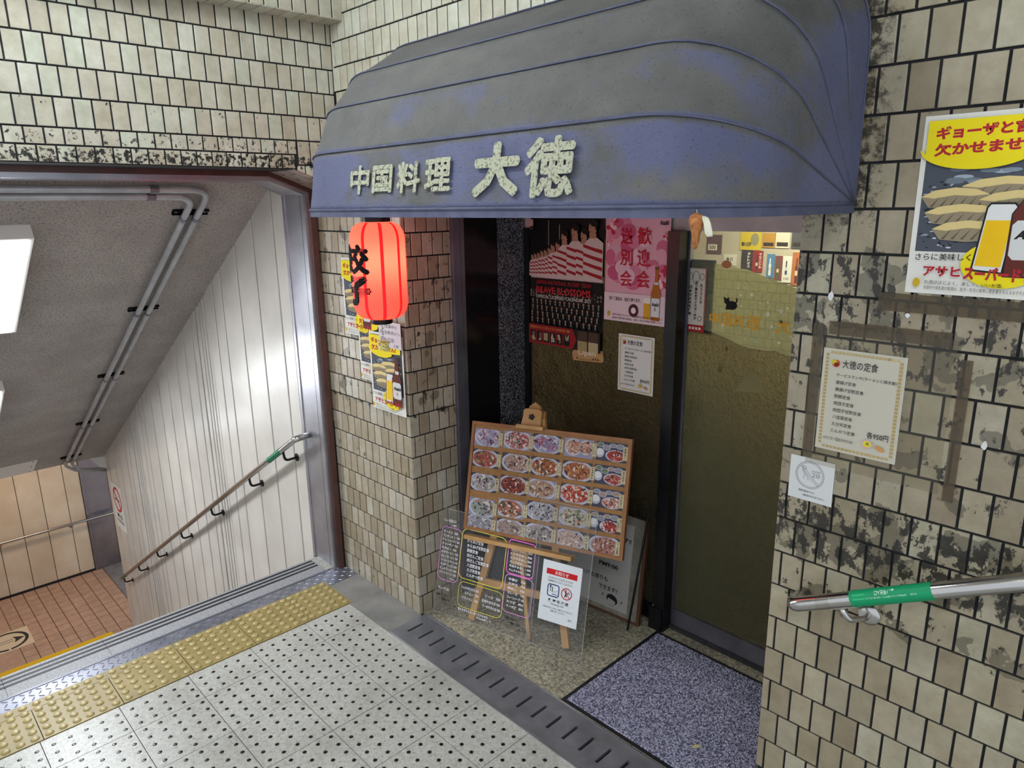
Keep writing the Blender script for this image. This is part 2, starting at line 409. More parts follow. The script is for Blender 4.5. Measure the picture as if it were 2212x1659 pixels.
def frost(name, h, tr, sc=55, tl='#8e8c60', tlw=.12):
    a = N(name); a.color(lin(h)); a.b.inputs['Transmission Weight'].default_value = tr; a.b.inputs['IOR'].default_value = 1.3
    a.bump(a.math('ADD', a.noise(sc, 3, .6), a.math('MULTIPLY', a.noise(7, 2), 2.5)), 1.0, .03); a.set(.22, 0, .5)
    t = a.n('ShaderNodeBsdfTranslucent'); t.inputs[0].default_value = (*lin(tl), 1)
    mx = a.n('ShaderNodeMixShader', i_0=tlw); a.l(a.b.outputs[0], mx.inputs[1]); a.l(t.outputs[0], mx.inputs[2]); a.l(mx.outputs[0], a.out.inputs[0])
    return a.m
M['frost'] = frost('patterned_glass', '#a9a88c', .85, 70, '#93916c'); M['frost_d'] = frost('patterned_glass_smoky', '#857c62', .85, 55, '#554c34')
M['film'] = frost('sage_window_film', '#b4b59c', .35, 30, '#b0b290', .5)

# =================================================================== SETTING
ST = dict(kind='structure')
# ---- upper landing floor
floor = MB().box(-.03, 4.6, -3.2, 2.9, -.30, -.012).obj('floor', M['mortar'], **ST)
XJ = [.372, .574, .862, 1.149, 1.436, 1.723, 2.010, 2.297, 2.584, 2.871]
YJ = [-.205, -.468, -.758, -1.049, -1.338, -1.627, -1.916, -2.205, -2.5]
for i in range(len(XJ) - 1):
    for j in range(len(YJ) - 1):
        x0, x1, y1, y0 = XJ[i] + .0014, XJ[i + 1] - .0014, YJ[j] - .0014, YJ[j + 1] + .0014
        MB().box(x0, x1, y0, y1, -.012, random.uniform(-.0006, .0004)).obj('floor_tile', M['terrazzo'], floor)
MB().box(2.871, 4.6, -3.2, -.205, -.012, -.0005).box(.372, 2.871, -3.2, -2.5, -.012, -.0005).obj('floor_border', M['terrazzo'], floor)
# black studs in the floor tiles
def px(p):
    d = Vector(p) - CP; z = sum(RR[2][i] * d[i] for i in range(3))
    return (1106 + 1520 * sum(RR[0][i] * d[i] for i in range(3)) / z, 829.5 + 1520 * sum(RR[1][i] * d[i] for i in range(3)) / z, z)
studs = []
for i in range(42):
    for j in range(40):
        p = (.426 + .0576 * i, -.2625 - .0577 * j, 0.0)
        if p[0] > 2.86 or p[1] < -2.48: continue
        q = px(p)
        if q[2] > .2 and -30 < q[0] < 2240 and q[1] < 1690: studs.append((q[2], p))
studs.sort()
sm = bpy.data.meshes.new('stud'); _b = MB().lathe((0, 0, -.002), [(.0085, 0), (.0085, .0022), (.0066, .0034), (.003, .0038)], 12)
sm.from_pydata(_b.v, [], _b.f); sm.materials.append(M['stud']); sm.update()
for k, (d_, p) in enumerate(studs[:290]):
    o = bpy.data.objects.new('stud', sm); COL.objects.link(o); o.location = p; o.parent = floor
rest = MB()
for d_, p in studs[290:]: rest.lathe((p[0], p[1], -.002), [(.0085, 0), (.0085, .0022), (.0066, .0034), (.003, .0038)], 10)
if rest.v: rest.obj('stud_field', M['stud'], floor, kind='stuff')
# concrete strip beside the pillar, recess paving
MB().box(.132, .742, -.205, .0, -.012, .001).obj('concrete_strip', M['concrete'], floor)
MB().box(.725, 2.62, .022, .83, -.012, .004).obj('recess_paving', M['aggregate'], floor)
# tactile blocks with domes
dm = bpy.data.meshes.new('dome'); _b = MB().lathe((0, 0, 0), [(.0165, 0), (.0150, .0028), (.0115, .0055), (.0065, .0067), (.002, .0070)], 14)
dm.from_pydata(_b.v, [], _b.f); dm.materials.append(M['tact_dome']); dm.polygons.foreach_set('use_smooth', [True] * len(dm.polygons)); dm.update()
TE = [-.188, -.424, -.722, -1.018, -1.316, -1.613, -1.91, -2.2]
for k in range(len(TE) - 1):
    y1, y0 = TE[k], TE[k + 1] + .003
    b = MB().box(.070, .1305, y0, y1, -.012, .003).box(.1335, .369, y0, y1, -.012, .003).obj('tactile_block', M['tactile'], floor)
    n = 6 if k else 5
    for i in range(6):
        for j in range(n):
            o = bpy.data.objects.new('dome', dm); COL.objects.link(o); o.parent = b
            o.location = (.0965 + .0494 * i, y1 - .024 - .0494 * j, .0028)
# chequer plate along the stair edge
plate = MB().box(-.030, .130, -3.2, -.002, -.012, .0).box(-.040, -.030, -3.2, -.10, -.02, .0025).obj('tread_plate', M['checker'], floor)
tb = MB()
for i in range(0, 5):
    for j in range(0, 62):
        x, y = -.012 + .0315 * i, -.014 - .0315 * j
        a = math.radians(45 if (i + j) % 2 else -45) + math.radians(8)
        c, s_ = math.cos(a) * .0145, math.sin(a) * .0145; nx, ny = -math.sin(a) * .0034, math.cos(a) * .0034
        tb.add([(x - c, y - s_, -.0002), (x + nx, y + ny, -.0002), (x + c, y + s_, -.0002), (x - nx, y - ny, -.0002), (x - c * .6, y - s_ * .6, .0030), (x + c * .6, y + s_ * .6, .0030)],
               [(0, 3, 4), (0, 4, 1), (1, 4, 5), (1, 5, 2), (2, 5, 3), (3, 5, 4)])
tb.obj('tread_bars', M['checker'], plate, kind='stuff')
MB().box(.1300, .1318, -.20, -.002, -.012, .0035).box(-.0405, -.0385, -3.2, -.10, -.01, .0035).obj('plate_edge', M['alu'], plate)
# drain cover with slots
dr = MB(); dr0, dr1, dx0 = -.203, .020, .744
xs = [.806 + .0862 * k for k in range(40)]; prev = dx0
for x in xs:
    if x > 4.4: break
    dr.box(prev, x - .0070, dr0, dr1, -.01, .004)
    dr.box(x - .0070, x + .0070, dr0, -.136, -.01, .004); dr.box(x - .0070, x + .0070, -.042, dr1, -.01, .004); prev = x + .0070
dr.box(prev, 4.5, dr0, dr1, -.01, .004)
drain = dr.obj('drain_cover', M['drain'], label='grey steel drain cover with a row of slots before the shop recess', cat='drain cover')
MB().box(dx0, 4.5, -.19, .01, -.011, -.009).obj('channel', M['rubber'], drain)
MB().box(dx0, 4.5, dr0 - .006, dr0 + .004, -.004, .0055).box(dx0, 4.5, dr1 - .002, dr1 + .005, -.004, .006).obj('edge_strip', M['alu'], drain)

# ---- stairs down
stairs = MB(); LZ = -2.76; ns = 17; rh = -LZ / ns; rd = 4.62 / ns
for k in range(ns):
    x1 = -.04 - .180 - rd * (k - 1) if k else -.040
    x0 = -.220 - rd * k
    stairs.box(x0, x1, -2.6, -.055 if k else -.0, LZ - .2, -rh * k - (.004 if k == 0 else 0))
stairs = stairs.obj('stairs', M['granite'], **ST)
nos = MB(); seg = [-.112, -.66, -1.25, -1.665, -2.6]
for a_, b_ in zip(seg[:-1], seg[1:]): nos.box(-.230, -.043, b_ + .0012, a_ - .0012, -.05, .0)
nosing = nos.obj('nosing', M['granite'], stairs)
MB().box(-.230, -.043, -.111, -.045, -.05, .001).obj('end_stone', speck('end_granite', '#a9a79f', '#55534c', '#c3c1b6', 210), stairs)
for x in (-.133, -.168, -.203): MB().box(x - .0075, x + .0075, -2.6, -.115, -.01, .0014).obj('grip_strip', M['rubber'], nosing)
# ---- lower landing
land = MB().box(-7.1, -4.85, -2.6, .12, LZ - .2, LZ - .006).obj('floor_lower', M['grout_o'], **ST)
ty = [.118 - .1345 * k for k in range(1, 11)]
tmx = {}
xx = -6.98; cnt = 0
while xx < -5.1:
    for k in range(9):
        y1 = .118 - .1345 * k; y0 = y1 - .1345
        me = tmx.get('t')
        if not me:
            b = MB().box(-.072, .072, -.0632, .0632, -.006, 0); me = bpy.data.meshes.new('landing_tile'); me.from_pydata(b.v, [], b.f); me.materials.append(M['orange_tile']); me.update(); tmx['t'] = me
        o = bpy.data.objects.new('landing_tile', me); COL.objects.link(o); o.parent = land
        o.location = (xx + .075, (y0 + y1) / 2, LZ); cnt += 1
    xx += .15
MB().box(-6.98, -4.95, -2.6, .118 - 9 * .1345 - .003, LZ - .006, LZ - .0002).obj('landing_border', M['orange_tile'], land)
MB().box(-5.195, -4.93, -2.6, -.245, LZ, LZ + .004).obj('tactile_strip', M['yellow'], land)
F = frame((-5.60, -1.41, LZ + .0006), (0, 1, 0), (-1, 0, 0))
fs = MB().fbox(F, 0, .47, 0, .47, 0, .002).obj('floor_sign', C('#cbb79c', .6), label='square beige floor sticker with arrow in a black ring on lower landing', cat='floor sign')
p = Print(F, .0022); bk = '#2d2a2c'
p.ring(.235, .235, .195, .195, .035, bk); p.up()
p.rect(.225, 0.0, .245, .06, '#cbb79c'); p.rect(.06, .205, .3, .215, bk); p.rect(.06, .255, .3, .265, bk)
p.poly([(.30, .16), (.41, .235), (.30, .31), (.32, .235)], bk); p.obj(fs)
# side passage beyond the landing
MB().box(-7.1, -5.0, .12, .62, LZ - .2, LZ + .004).obj('floor_side', M['grey_step'], **ST)
MB().box(-6.7, -5.2, .40, .60, LZ + .003, LZ + .008).obj('yellow_edge', M['yellow'], bpy.data.objects['floor_side'])
# ---- far wall at the stair foot
fw = MB().box(-7.12, -6.99, -2.6, 1.2, LZ - .2, -.3).obj('wall_far', M['mortar2'], **ST)
ys = [-1.746, -1.48, -1.214, -.948, -.682, -.416, -.149, .034]
ys = [-2.6, -2.278, -2.012] + ys
for a_, b_ in zip(ys[:-1], ys[1:]): MB().box(-6.995, -6.98, a_ + .004, b_ - .004, LZ + .03, -.45).obj('panel', M['cream'], fw)
MB().box(-6.99, -6.972, -2.6, .034, LZ - .006, LZ + .032).obj('baseboard_far', M['rubber'], **ST)
dfr = MB().box(-6.995, -6.965, .038, .068, LZ, -.45).box(-6.995, -6.965, .36, .40, LZ, -.45).obj('door_1', M['door_metal'], **ST)
MB().box(-6.995, -6.978, .068, .36, LZ + .01, -.45).obj('door_leaf', M['door_metal'], dfr)
MB().box(-6.978, -6.97, .068, .36, -2.02, -1.93).obj('cross_rail', M['alu_d'], dfr)
MB().box(-6.99, -6.975, .41, 1.2, LZ + .01, -.45).obj('panel', M['cream'], fw)
r = empty('handrail', (-6.9, -.16, LZ), 'thin steel handrail on the cream wall at stair foot', 'handrail')
MB().tube([(-6.90, -2.6, -1.975), (-6.90, .42, -1.975)], .018, 12).obj('rail', M['chrome'], r, 40)
for y in (-1.74, -.95, -.16): MB().tube([(-6.98, y, -2.03), (-6.92, y, -2.03), (-6.90, y, -1.985)], .008, 8).lathe((-6.98, y, -2.03), [(.025, 0), (.025, .006)], 14, (1, 0, 0)).obj('bracket', M['chrome'], r)
# ---- stair side wall made of upright panels
sw = MB().box(-5.02, -.27, -.048, .10, LZ - .1, 2.6).obj('wall_stair', M['mortar'], **ST)
jx = [-.268, -.404, -.678, -.952, -1.232, -1.385, -1.53, -1.585, -1.638, -1.692, -1.765, -1.866, -2.06, -2.28, -2.54, -2.80, -3.075, -3.335, -3.46, -3.57, -3.63, -3.69, -3.75, -3.82, -3.99, -4.13, -4.39, -4.61, -4.86, -5.02]
for a_, b_ in zip(jx[:-1], jx[1:]):
    y = -.064 + (.004 if a_ - b_ < .08 else 0); jw = .0065 + .0016 * min(3, -a_)
    MB().prism([(b_ + jw, y + .003), (b_ + jw + .003, y), (a_ - jw - .003, y), (a_ - jw, y + .003), (a_ - jw, -.046), (b_ + jw, -.046)],
               (V3(0, 0, 0), V3(1, 0, 0), V3(0, 1, 0), V3(0, 0, 1)), LZ - .05, 2.45).obj('panel', M['panel'], sw)
MB().box(-5.03, -5.018, -.062, .10, LZ - .05, 1.0).obj('end_trim', M['panel'], sw)
MB().box(-7.1, -.05, -2.7, -2.6, LZ - .2, 2.6).obj('wall_stair_far_side', M['panel'], **ST)
MB().box(-5.0, -.05, .10, .2, LZ - .2, 2.6).obj('wall_stair_back', M['mortar2'], **ST)
# ---- sloping ceiling
SL = .594
def cz(x): return 2.177 + SL * (x + .396)
ang = math.atan(SL); CN = V3(math.sin(ang), 0, -math.cos(ang)); CD = V3(-math.cos(ang), 0, -math.sin(ang))   # out of the ceiling, down the slope
def cp(x, y, off=0): return V3(x, y, cz(x)) + CN * off
cl = MB().prism([(-.24, cz(-.24)), (-4.97, cz(-4.97)), (-4.97, cz(-4.97) + .4), (-.24, cz(-.24) + .4)], (V3(0, 0, 0), V3(1, 0, 0), V3(0, 0, 1), V3(0, 1, 0)), -2.6, -.045).obj('ceiling', M['plaster'], **ST)
MB().box(-7.1, -4.96, -2.6, 1.2, -.50, -.3).obj('ceiling_lower', M['plaster'], **ST)
F = (cp(-4.60, -2.6, 0), CD, V3(0, 1, 0), CN)
ap = MB().fbox(F, 0, .43, 0, 1.865, 0, .004).obj('access_plate', M['pale'], cl)
for a_, b_ in ((.03, 1.83), (.40, 1.83), (.21, 1.83), (.40, 1.5), (.40, 1.2)): MB().lathe(F[0] + F[1] * a_ + F[2] * b_ + CN * .004, [(.008, 0), (.006, .003)], 10, CN).obj('screw', M['rubber'], ap)
MB().prism([(-.21, -.545), (-.055, -.56), (-.055, -.70), (-.13, -.665)], FXp(-4.985, 0, 0), -.006, .006).obj('end_flashing', M['pale'], cl)
# stair lamps: protruding boxes with a lit face
M['diff'] = emit('lamp_diffuser', '#f4faff', STAIR)
for k, x0 in enumerate((-.69, -2.51, -4.15)):
    ln = .96 / math.cos(ang) if k < 2 else .4
    t = empty('stair_lamp', cp(x0, -1.33, 0), ('white box lamp on sloping ceiling nearest the tiled lintel', 'white box lamp lower down the sloping ceiling', 'small white box lamp at foot of the sloping ceiling')[k], 'ceiling lamp', 'box lamps on the stair ceiling')
    F = (cp(x0, -1.5, 0), CD, V3(0, 1, 0), CN)
    MB().fbox(F, 0, ln, 0, .345, 0, .075).obj('housing', M['pale'], t)
    MB().fbox(F, .02, ln - .02, .02, .325, .075, .078).obj('diffuser', M['diff'], t)
t = empty('landing_lamp', (-6.0, -1.0, -.50), 'white box lamp on the lower landing ceiling', 'ceiling lamp')
MB().box(-6.2, -5.9, -1.8, -.2, -.56, -.50).obj('housing', M['pale'], t)
MB().box(-6.19, -5.91, -1.79, -.21, -.564, -.56).obj('diffuser', emit('lamp_diffuser_warm', '#ffe9d2', 11), t)
# conduits
def bend(pts, r=.09, n=6):
    out = [Vector(pts[0])]
    for i in range(1, len(pts) - 1):
        p, a, b = Vector(pts[i]), Vector(pts[i - 1]), Vector(pts[i + 1])
        u, w = (a - p).normalized(), (b - p).normalized(); d = min(r, (a - p).length * .45, (b - p).length * .45)
        for k in range(n + 1):
            t_ = k / n; out.append((p + u * d) * (1 - t_) ** 2 + p * 2 * t_ * (1 - t_) + (p + w * d) * t_ ** 2)
    return out + [Vector(pts[-1])]
galv = var('galvanised_conduit', '#a3a3a5', '#bababd', 9, .40, .35, (80, .1))
for nm, xh, yv, ye, lab in (('a', -.43, -.47, -.33, 'galvanised conduit running down the sloping ceiling, farther from panel wall'), ('b', -.375, -.405, -.30, 'galvanised conduit running down the sloping ceiling, nearer the panel wall')):
    t = empty('conduit', cp(-2.0, yv, 0), lab, 'conduit', 'conduits under the stair ceiling')
    end = cp(-4.90, yv, .035)
    path = bend([cp(xh, -2.59, .035), cp(xh, yv, .035), end, end + V3(-.09, .12 if nm == 'a' else .09, -.12), V3(-5.01, -.07, end.z - .20 + (.03 if nm == 'b' else 0))], .11)
    MB().tube(path, .0175, 12).obj('pipe', galv, t, True)
    for xk in (-.62, -1.66, -2.71, -3.75, -4.72):
        MB().tube([cp(xk, yv, .035) - CD * .012, cp(xk, yv, .035) + CD * .012], .0215, 14).obj('clamp', M['alu_d'], t, 40)
    MB().tube([cp(xh, -.70, .035), cp(xh, -.66, .035)], .0215, 14).obj('clamp', M['alu_d'], t, 40)
    MB().tube([cp(xh, -.60, .035), cp(xh, -.535, .035)], .0195, 14).obj('coupling', galv, t, 40)
    for xk in (-3.25,): MB().tube([cp(xk, yv, .035) - CD * .04, cp(xk, yv, .035) + CD * .04], .0195, 14).obj('coupling', galv, t, 40)
for k, xk in enumerate((-.60, -1.64, -2.69, -3.73, -4.70)):
    F = (cp(xk, -.525, 0), CD, V3(0, 1, 0), CN)
    b = MB().fbox(F, -.018, .018, 0, .19, 0, .004).fbox(F, -.018, -.014, 0, .19, 0, .017).fbox(F, .014, .018, 0, .19, 0, .017).obj('strut_channel', M['black_m'],
        label='dark steel channel holding both conduits, ' + ('topmost of five', 'second from the top', 'third from the top', 'fourth from the top', 'lowest of five')[k], cat='bracket', group='conduit brackets')
    for bb in (.02, .17): MB().lathe(F[0] + V3(0, 1, 0) * bb + CN * .004, [(.008, 0), (.008, .006)], 6, CN).obj('bolt', M['alu_d'], b)
# ---- stair opening: lintel, frame
KN, KS = -.25, .37
def lint(y): return 2.239 if y < KN else 2.239 - KS * (y - KN)
lw = MB().prism([(-2.7, 3.35), (-2.7, 2.239), (KN, 2.239), (.006, lint(0)), (.006, 3.35)], (V3(0, 0, 0), V3(0, 1, 0), V3(0, 0, 1), V3(1, 0, 0)), 0, .2344).obj('wall_lintel', M['mortar'], **ST)
rows = [(2.366 + .1085 * k, 2.366 + .1085 * (k + 1)) for k in range(5)]
hp = [(-KS, -1, -(2.239 + KS * KN) - .004)]
tile_wall(lw, MFX(.24), rows, -2.45, -.0005, .0645, .022, M['tile_up'])
tile_wall(lw, MFX(.24), [(2.303, 2.366), (2.239, 2.303)], -2.45, -.222, .0645, .04, M['tile_up'])
tile_wall(lw, MFX(.24), [(2.2575, 2.366), (2.149, 2.2575), (2.05, 2.149)], -.222, -.0005, .0645, .02, M['tile_up'], hp)
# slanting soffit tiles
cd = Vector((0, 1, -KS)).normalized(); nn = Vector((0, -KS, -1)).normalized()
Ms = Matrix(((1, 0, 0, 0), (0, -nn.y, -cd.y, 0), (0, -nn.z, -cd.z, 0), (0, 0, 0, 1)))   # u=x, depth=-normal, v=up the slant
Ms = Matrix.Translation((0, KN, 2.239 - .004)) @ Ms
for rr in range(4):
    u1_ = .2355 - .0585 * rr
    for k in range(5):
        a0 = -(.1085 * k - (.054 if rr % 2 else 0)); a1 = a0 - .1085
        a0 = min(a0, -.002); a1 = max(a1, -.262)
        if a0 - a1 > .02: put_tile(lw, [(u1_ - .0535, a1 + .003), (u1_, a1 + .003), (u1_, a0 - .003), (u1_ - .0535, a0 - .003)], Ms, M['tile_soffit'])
# projecting beam over the lintel
bm_ = MB().box(.2405, .351, -2.7, -.004, 2.893, 3.35).obj('wall_beam', M['mortar'], **ST)
tile_wall(bm_, MFX(.357), [(2.887, 2.988), (2.988, 3.096)], -1.6, -.0005, .0645, .05, M['tile_up'])
Mu = Matrix(((1, 0, 0, 0), (0, 0, 1, 0), (0, 1, 0, 2.887), (0, 0, 0, 1)))
u = -.001
while u > -1.6:
    put_tile(bm_, [(.2425, u - .0615), (.355, u - .0615), (.355, u - .002), (.2425, u - .002)], Mu, M['tile_up']); u -= .0645
def band(name, outer, inner, x0, x1, mat, parent=None, **kw):
    b = MB(); n = len(outer)
    for i in range(n - 1):
        q = [outer[i], outer[i + 1], inner[i + 1], inner[i]]
        b.prism(q, (V3(0, 0, 0), V3(0, 1, 0), V3(0, 0, 1), V3(1, 0, 0)), x0, x1)
    return b.obj(name, mat, parent, **kw)
fr = band('trim_1', [(-2.6, 2.246), (-.26, 2.241), (-.012, 2.15), (-.012, 0)], [(-2.6, 2.214), (-.25, 2.214), (-.047, 2.138), (-.047, 0)], -.055, .0, M['red_frame'], **ST)
band('inner_lining', [(-2.6, 2.214), (-.25, 2.214), (-.047, 2.138), (-.047, 0)], [(-2.6, 2.199), (-.245, 2.199), (-.060, 2.130), (-.060, 0)], -.268, -.02, M['alu'], fr)
band('edge_bead', [(-2.6, 2.199), (-.245, 2.199), (-.060, 2.130), (-.060, 0)], [(-2.6, 2.192), (-.241, 2.192), (-.066, 2.126), (-.066, 0)], -.062, -.022, M['alu'], fr)
band('gasket', [(-2.6, 2.199), (-.245, 2.199), (-.060, 2.130), (-.060, 0)], [(-2.6, 2.1965), (-.2435, 2.1965), (-.0625, 2.128), (-.0625, 0)], -.073, -.063, M['rubber'], fr)
band('back_bead', [(-2.6, 2.199), (-.245, 2.199), (-.060, 2.130), (-.060, 0)], [(-2.6, 2.193), (-.241, 2.193), (-.065, 2.127), (-.065, 0)], -.268, -.245, M['alu'], fr)
MB().box(-.050, -.004, -.046, -.002, .0, .9).obj('kick_guard', M['black_m'], fr)
# ---- facade: pillar, upper wall, right wall
pw = MB().box(-.048, .719, .0065, .286, -.1, 2.6).obj('wall_pillar', M['mortar'], **ST)
rowsP = [(-.008, .0995)] + [(.0995 + .1085 * k, .0995 + .1085 * (k + 1)) for k in range(18)]
tile_wall(pw, MFY(0), rowsP, -.040, .724, .0645, 0, M['tile_pillar'])
ps = MB().box(.710, .7185, .007, .286, -.1, 2.2).obj('wall_pillar_side', M['mortar'], **ST)
tile_wall(ps, MFX(.725), rowsP, .0015, .288, .0625, .014, M['tile_pillar'])
up_ = MB().box(.2405, 2.575, .0065, .30, 2.16, 3.35).obj('wall_facade', M['mortar'], **ST)
rowsU = [(2.0525 + .1085 * k, 2.0525 + .1085 * (k + 1)) for k in range(5, 9)]
tile_wall(up_, MFY(0), rowsU, .2415, 2.57, .0645, .01, M['tile_up2'])
rowsU2 = [(2.0525 + .1085 * k, 2.0525 + .1085 * (k + 1)) for k in range(0, 5)]
tile_wall(up_, MFY(0), rowsU2, .2415, 1.10, .0645, .01, M['tile_up2'])
MB().box(1.10, 2.57, .0, .0065, 2.16, 2.595).obj('render_patch', M['mortar2'], up_)
rw = MB().box(2.576, 4.6, .0065, .30, -.1, 3.35).obj('wall_right', M['mortar'], **ST)
rowsR = [(.269 + .1106 * k, .269 + .1106 * (k + 1)) for k in range(0, 22)]
tile_wall(rw, MFY(0), rowsR, 2.5695, 3.44, .0664, .0494, M['tile_right'])
MB().box(2.5695, 2.576, .004, .30, -.1, 2.04).obj('edge_trim', M['mortar2'], rw)
for x, z in ((.2885, .7775), (.663, .767)): MB().lathe((x, -.0005, z), [(.011, -.004), (.011, .003), (.007, .006), (.004, .005)], 16, (0, -1, 0)).obj('anchor_cap', C('#8f8467', .4, .4), pw)
# ---- passage ceiling with fluorescent lamps (out of frame above)
MB().box(-.0, 4.6, -3.2, .3, 3.36, 3.46).obj('ceiling_hall', M['wallpaint'], **ST)
M['tube'] = emit('fluorescent_tube', '#f3fbff', LAMP)
for k, (x, y, lab) in enumerate(((1.25, -1.45, 'twin tube fluorescent fitting over the floor by the stairs'), (3.9, -2.4, 'twin tube fluorescent fitting over the viewer'))):
    t = empty('hall_lamp', (x, y, 3.36), lab, 'ceiling lamp')
    MB().box(x - .62, x + .62, y - .11, y + .11, 3.31, 3.36).obj('housing', M['pale'], t)
    for s_ in (-.06, .06): MB().tube([(x - .58, y + s_, 3.285), (x + .58, y + s_, 3.285)], .016, 10).obj('tube', M['tube'], t)

# =================================================================== AWNING
AX0, AX1, AD, AZ, AR = .888, 2.704, .623, 2.052, .252
def bowpts(n=9):
    pts = [(AX0, .0)] + [(AX0, (AD - AR) * k / 4) for k in range(1, 4)]
    pts += [(AX0 + AR - AR * math.cos(i / n * math.pi / 2), AD - AR + AR * math.sin(i / n * math.pi / 2)) for i in range(n + 1)]
    pts += [(AX0 + AR + (AX1 - AX0 - 2 * AR) * i / 24, AD) for i in range(1, 24)]
    pts += [(AX1 - AR + AR * math.sin(i / n * math.pi / 2), AD - AR + AR * math.cos(i / n * math.pi / 2)) for i in range(n + 1)]
    return pts + [(AX1, (AD - AR) * k / 4) for k in (3, 2, 1)] + [(AX1, .0)]
BP = bowpts(); TH = [0, 17.6, 33.3, 48.4, 69, 89]
def bow3(th, sh=1.0, p=None):
    t = math.radians(th); return [V3(x, -d * math.cos(t) * sh - .006, AZ + d * math.sin(t) * sh) for x, d in (p or BP)]
aw = empty('awning', (1.8, 0, AZ), 'blue grey domed fabric awning with cream lettering over the shop entrance', 'awning')
ax_ = Vector((1, 0, 0))
for k in range(5):
    a, b = bow3(TH[k]), bow3(TH[k + 1]); nv = 10; mb = MB(); rows_ = []
    for j in range(nv + 1):
        t = j / nv; row = []
        for i, (p_, q_) in enumerate(zip(a, b)):
            v = p_.lerp(q_, t); x = BP[i][0]; d = BP[i][1] / AD
            ctr = Vector((x, 0, AZ)); out = (v - ctr); out.x = 0
            w = math.sin(math.pi * t)
            cor = max(0, min(1, (x - 2.30) / .3))           # fabric is slack towards the hinge at the right
            sag = -.004 * w * d - .010 * w * cor * d
            wr = (.009 * math.sin(x * 34 + t * 5 + k * 1.7) + .006 * math.sin(x * 71 - t * 7 + k)) * w * cor * d
            if k == 0: wr += .003 * math.sin(x * 9 + t * 2) * w * cor
            row.append(v + out.normalized() * (sag + wr) if out.length > 1e-5 else v)
        rows_.append(row)
    m_ = len(a)
    mb.add([v for r_ in rows_ for v in r_], [(j * m_ + i, j * m_ + i + 1, (j + 1) * m_ + i + 1, (j + 1) * m_ + i) for j in range(nv) for i in range(m_ - 1)])
    o = mb.obj('canopy_panel', M['awning'], aw, True)
    sd = o.modifiers.new('thickness', 'SOLIDIFY'); sd.thickness = .0015; sd.offset = -1
for k in range(0, 6): MB().tube([v + V3(0, -.001, .001) for v in bow3(TH[k], 1.0015)], .0026 if k else .0045, 6).obj('piping', M['awn_trim'], aw, True)
hem = MB(); b0 = bow3(0, 1.002); m_ = len(b0)
hem.add([v + V3(0, 0, dz) for dz in (.002, -.023) for v in b0] + [v + V3(.004 if v.x < 1.8 else -.004, .004 if v.y < -.01 else 0, dz) for dz in (.002, -.023) for v in b0],
        [(i, i + 1, m_ + i + 1, m_ + i) for i in range(m_ - 1)] + [(2 * m_ + i, 2 * m_ + i + 1, 3 * m_ + i + 1, 3 * m_ + i) for i in range(m_ - 1)] + [(m_ + i, m_ + i + 1, 3 * m_ + i + 1, 3 * m_ + i) for i in range(m_ - 1)])
hem.obj('hem', M['awn_trim'], aw)
th1 = math.radians(TH[1]); Vd = V3(0, AD - AD * math.cos(th1), AD * math.sin(th1))
F = frame((0, -AD - .006, AZ), (1, 0, 0), Vd); pr = Print(F, .003); pr.STEP = .0001
def zv(z): return (z - AZ) / F[2].z
for ch, x0, x1, z0, z1, bo in (('中', 1.336, 1.447, 2.10, 2.19, .028), ('国', 1.466, 1.574, 2.102, 2.185, .02), ('料', 1.600, 1.715, 2.099, 2.189, .022), ('理', 1.738, 1.856, 2.10, 2.191, .022), ('大', 1.950, 2.126, 2.080, 2.217, .0), ('徳', 2.144, 2.308, 2.075, 2.217, .0)):
    th_ = .0075 if ch in '大' else .0052 if ch == '徳' else .0034
    for q in range(8):
        pr.up(); da, db = th_ * math.cos(q * math.pi / 4), th_ * math.sin(q * math.pi / 4)
        pr.text(ch, x0 + th_ + da, zv(z0) + th_ + db, x1 - th_ + da, zv(z1) - th_ + db, M['awn_text'], 0)
pr.obj(aw, 'lettering')

# =================================================================== LANTERN
LC = V3(.99, -.30, 1.812)
lt = empty('paper_lantern', (LC.x, LC.y, 1.59), 'lit red paper lantern with black brush characters hanging under the awning', 'lantern')
def lantern_mat(name, h, em, hb):
    a = N(name); t = a.n('ShaderNodeBsdfTranslucent'); t.inputs[0].default_value = (*lin(h), 1)
    a.color(lin(h)); a.set(.6, 0, .2); a.b.inputs['Emission Color'].default_value = (*lin(hb), 1); a.b.inputs['Emission Strength'].default_value = em
    mx = a.n('ShaderNodeMixShader', i_0=.6); a.l(a.b.outputs[0], mx.inputs[1]); a.l(t.outputs[0], mx.inputs[2]); a.l(mx.outputs[0], a.out.inputs[0]); return a.m
M['lant'] = lantern_mat('red_lantern_paper', '#ef6a5c', 1.25, '#ff4f48'); M['lant_d'] = lantern_mat('red_lantern_stripe', '#c83038', .8, '#e8303a')
prof = []; nr = 40; H2, R0 = .192, .109
def lr(h):
    t = abs(h) / H2; return R0 * (1 - .0 * t) if t < .62 else R0 * (.50 + .50 * math.sqrt(max(0, 1 - ((t - .62) / .38) ** 2.2)))
for i in range(nr * 2 + 1):
    h = -H2 + 2 * H2 * i / (nr * 2); prof.append((lr(h) + (.0017 if i % 2 == 0 else -.0017), h))
MB().lathe(LC, prof, 48).obj('paper_body', M['lant'], lt, True)
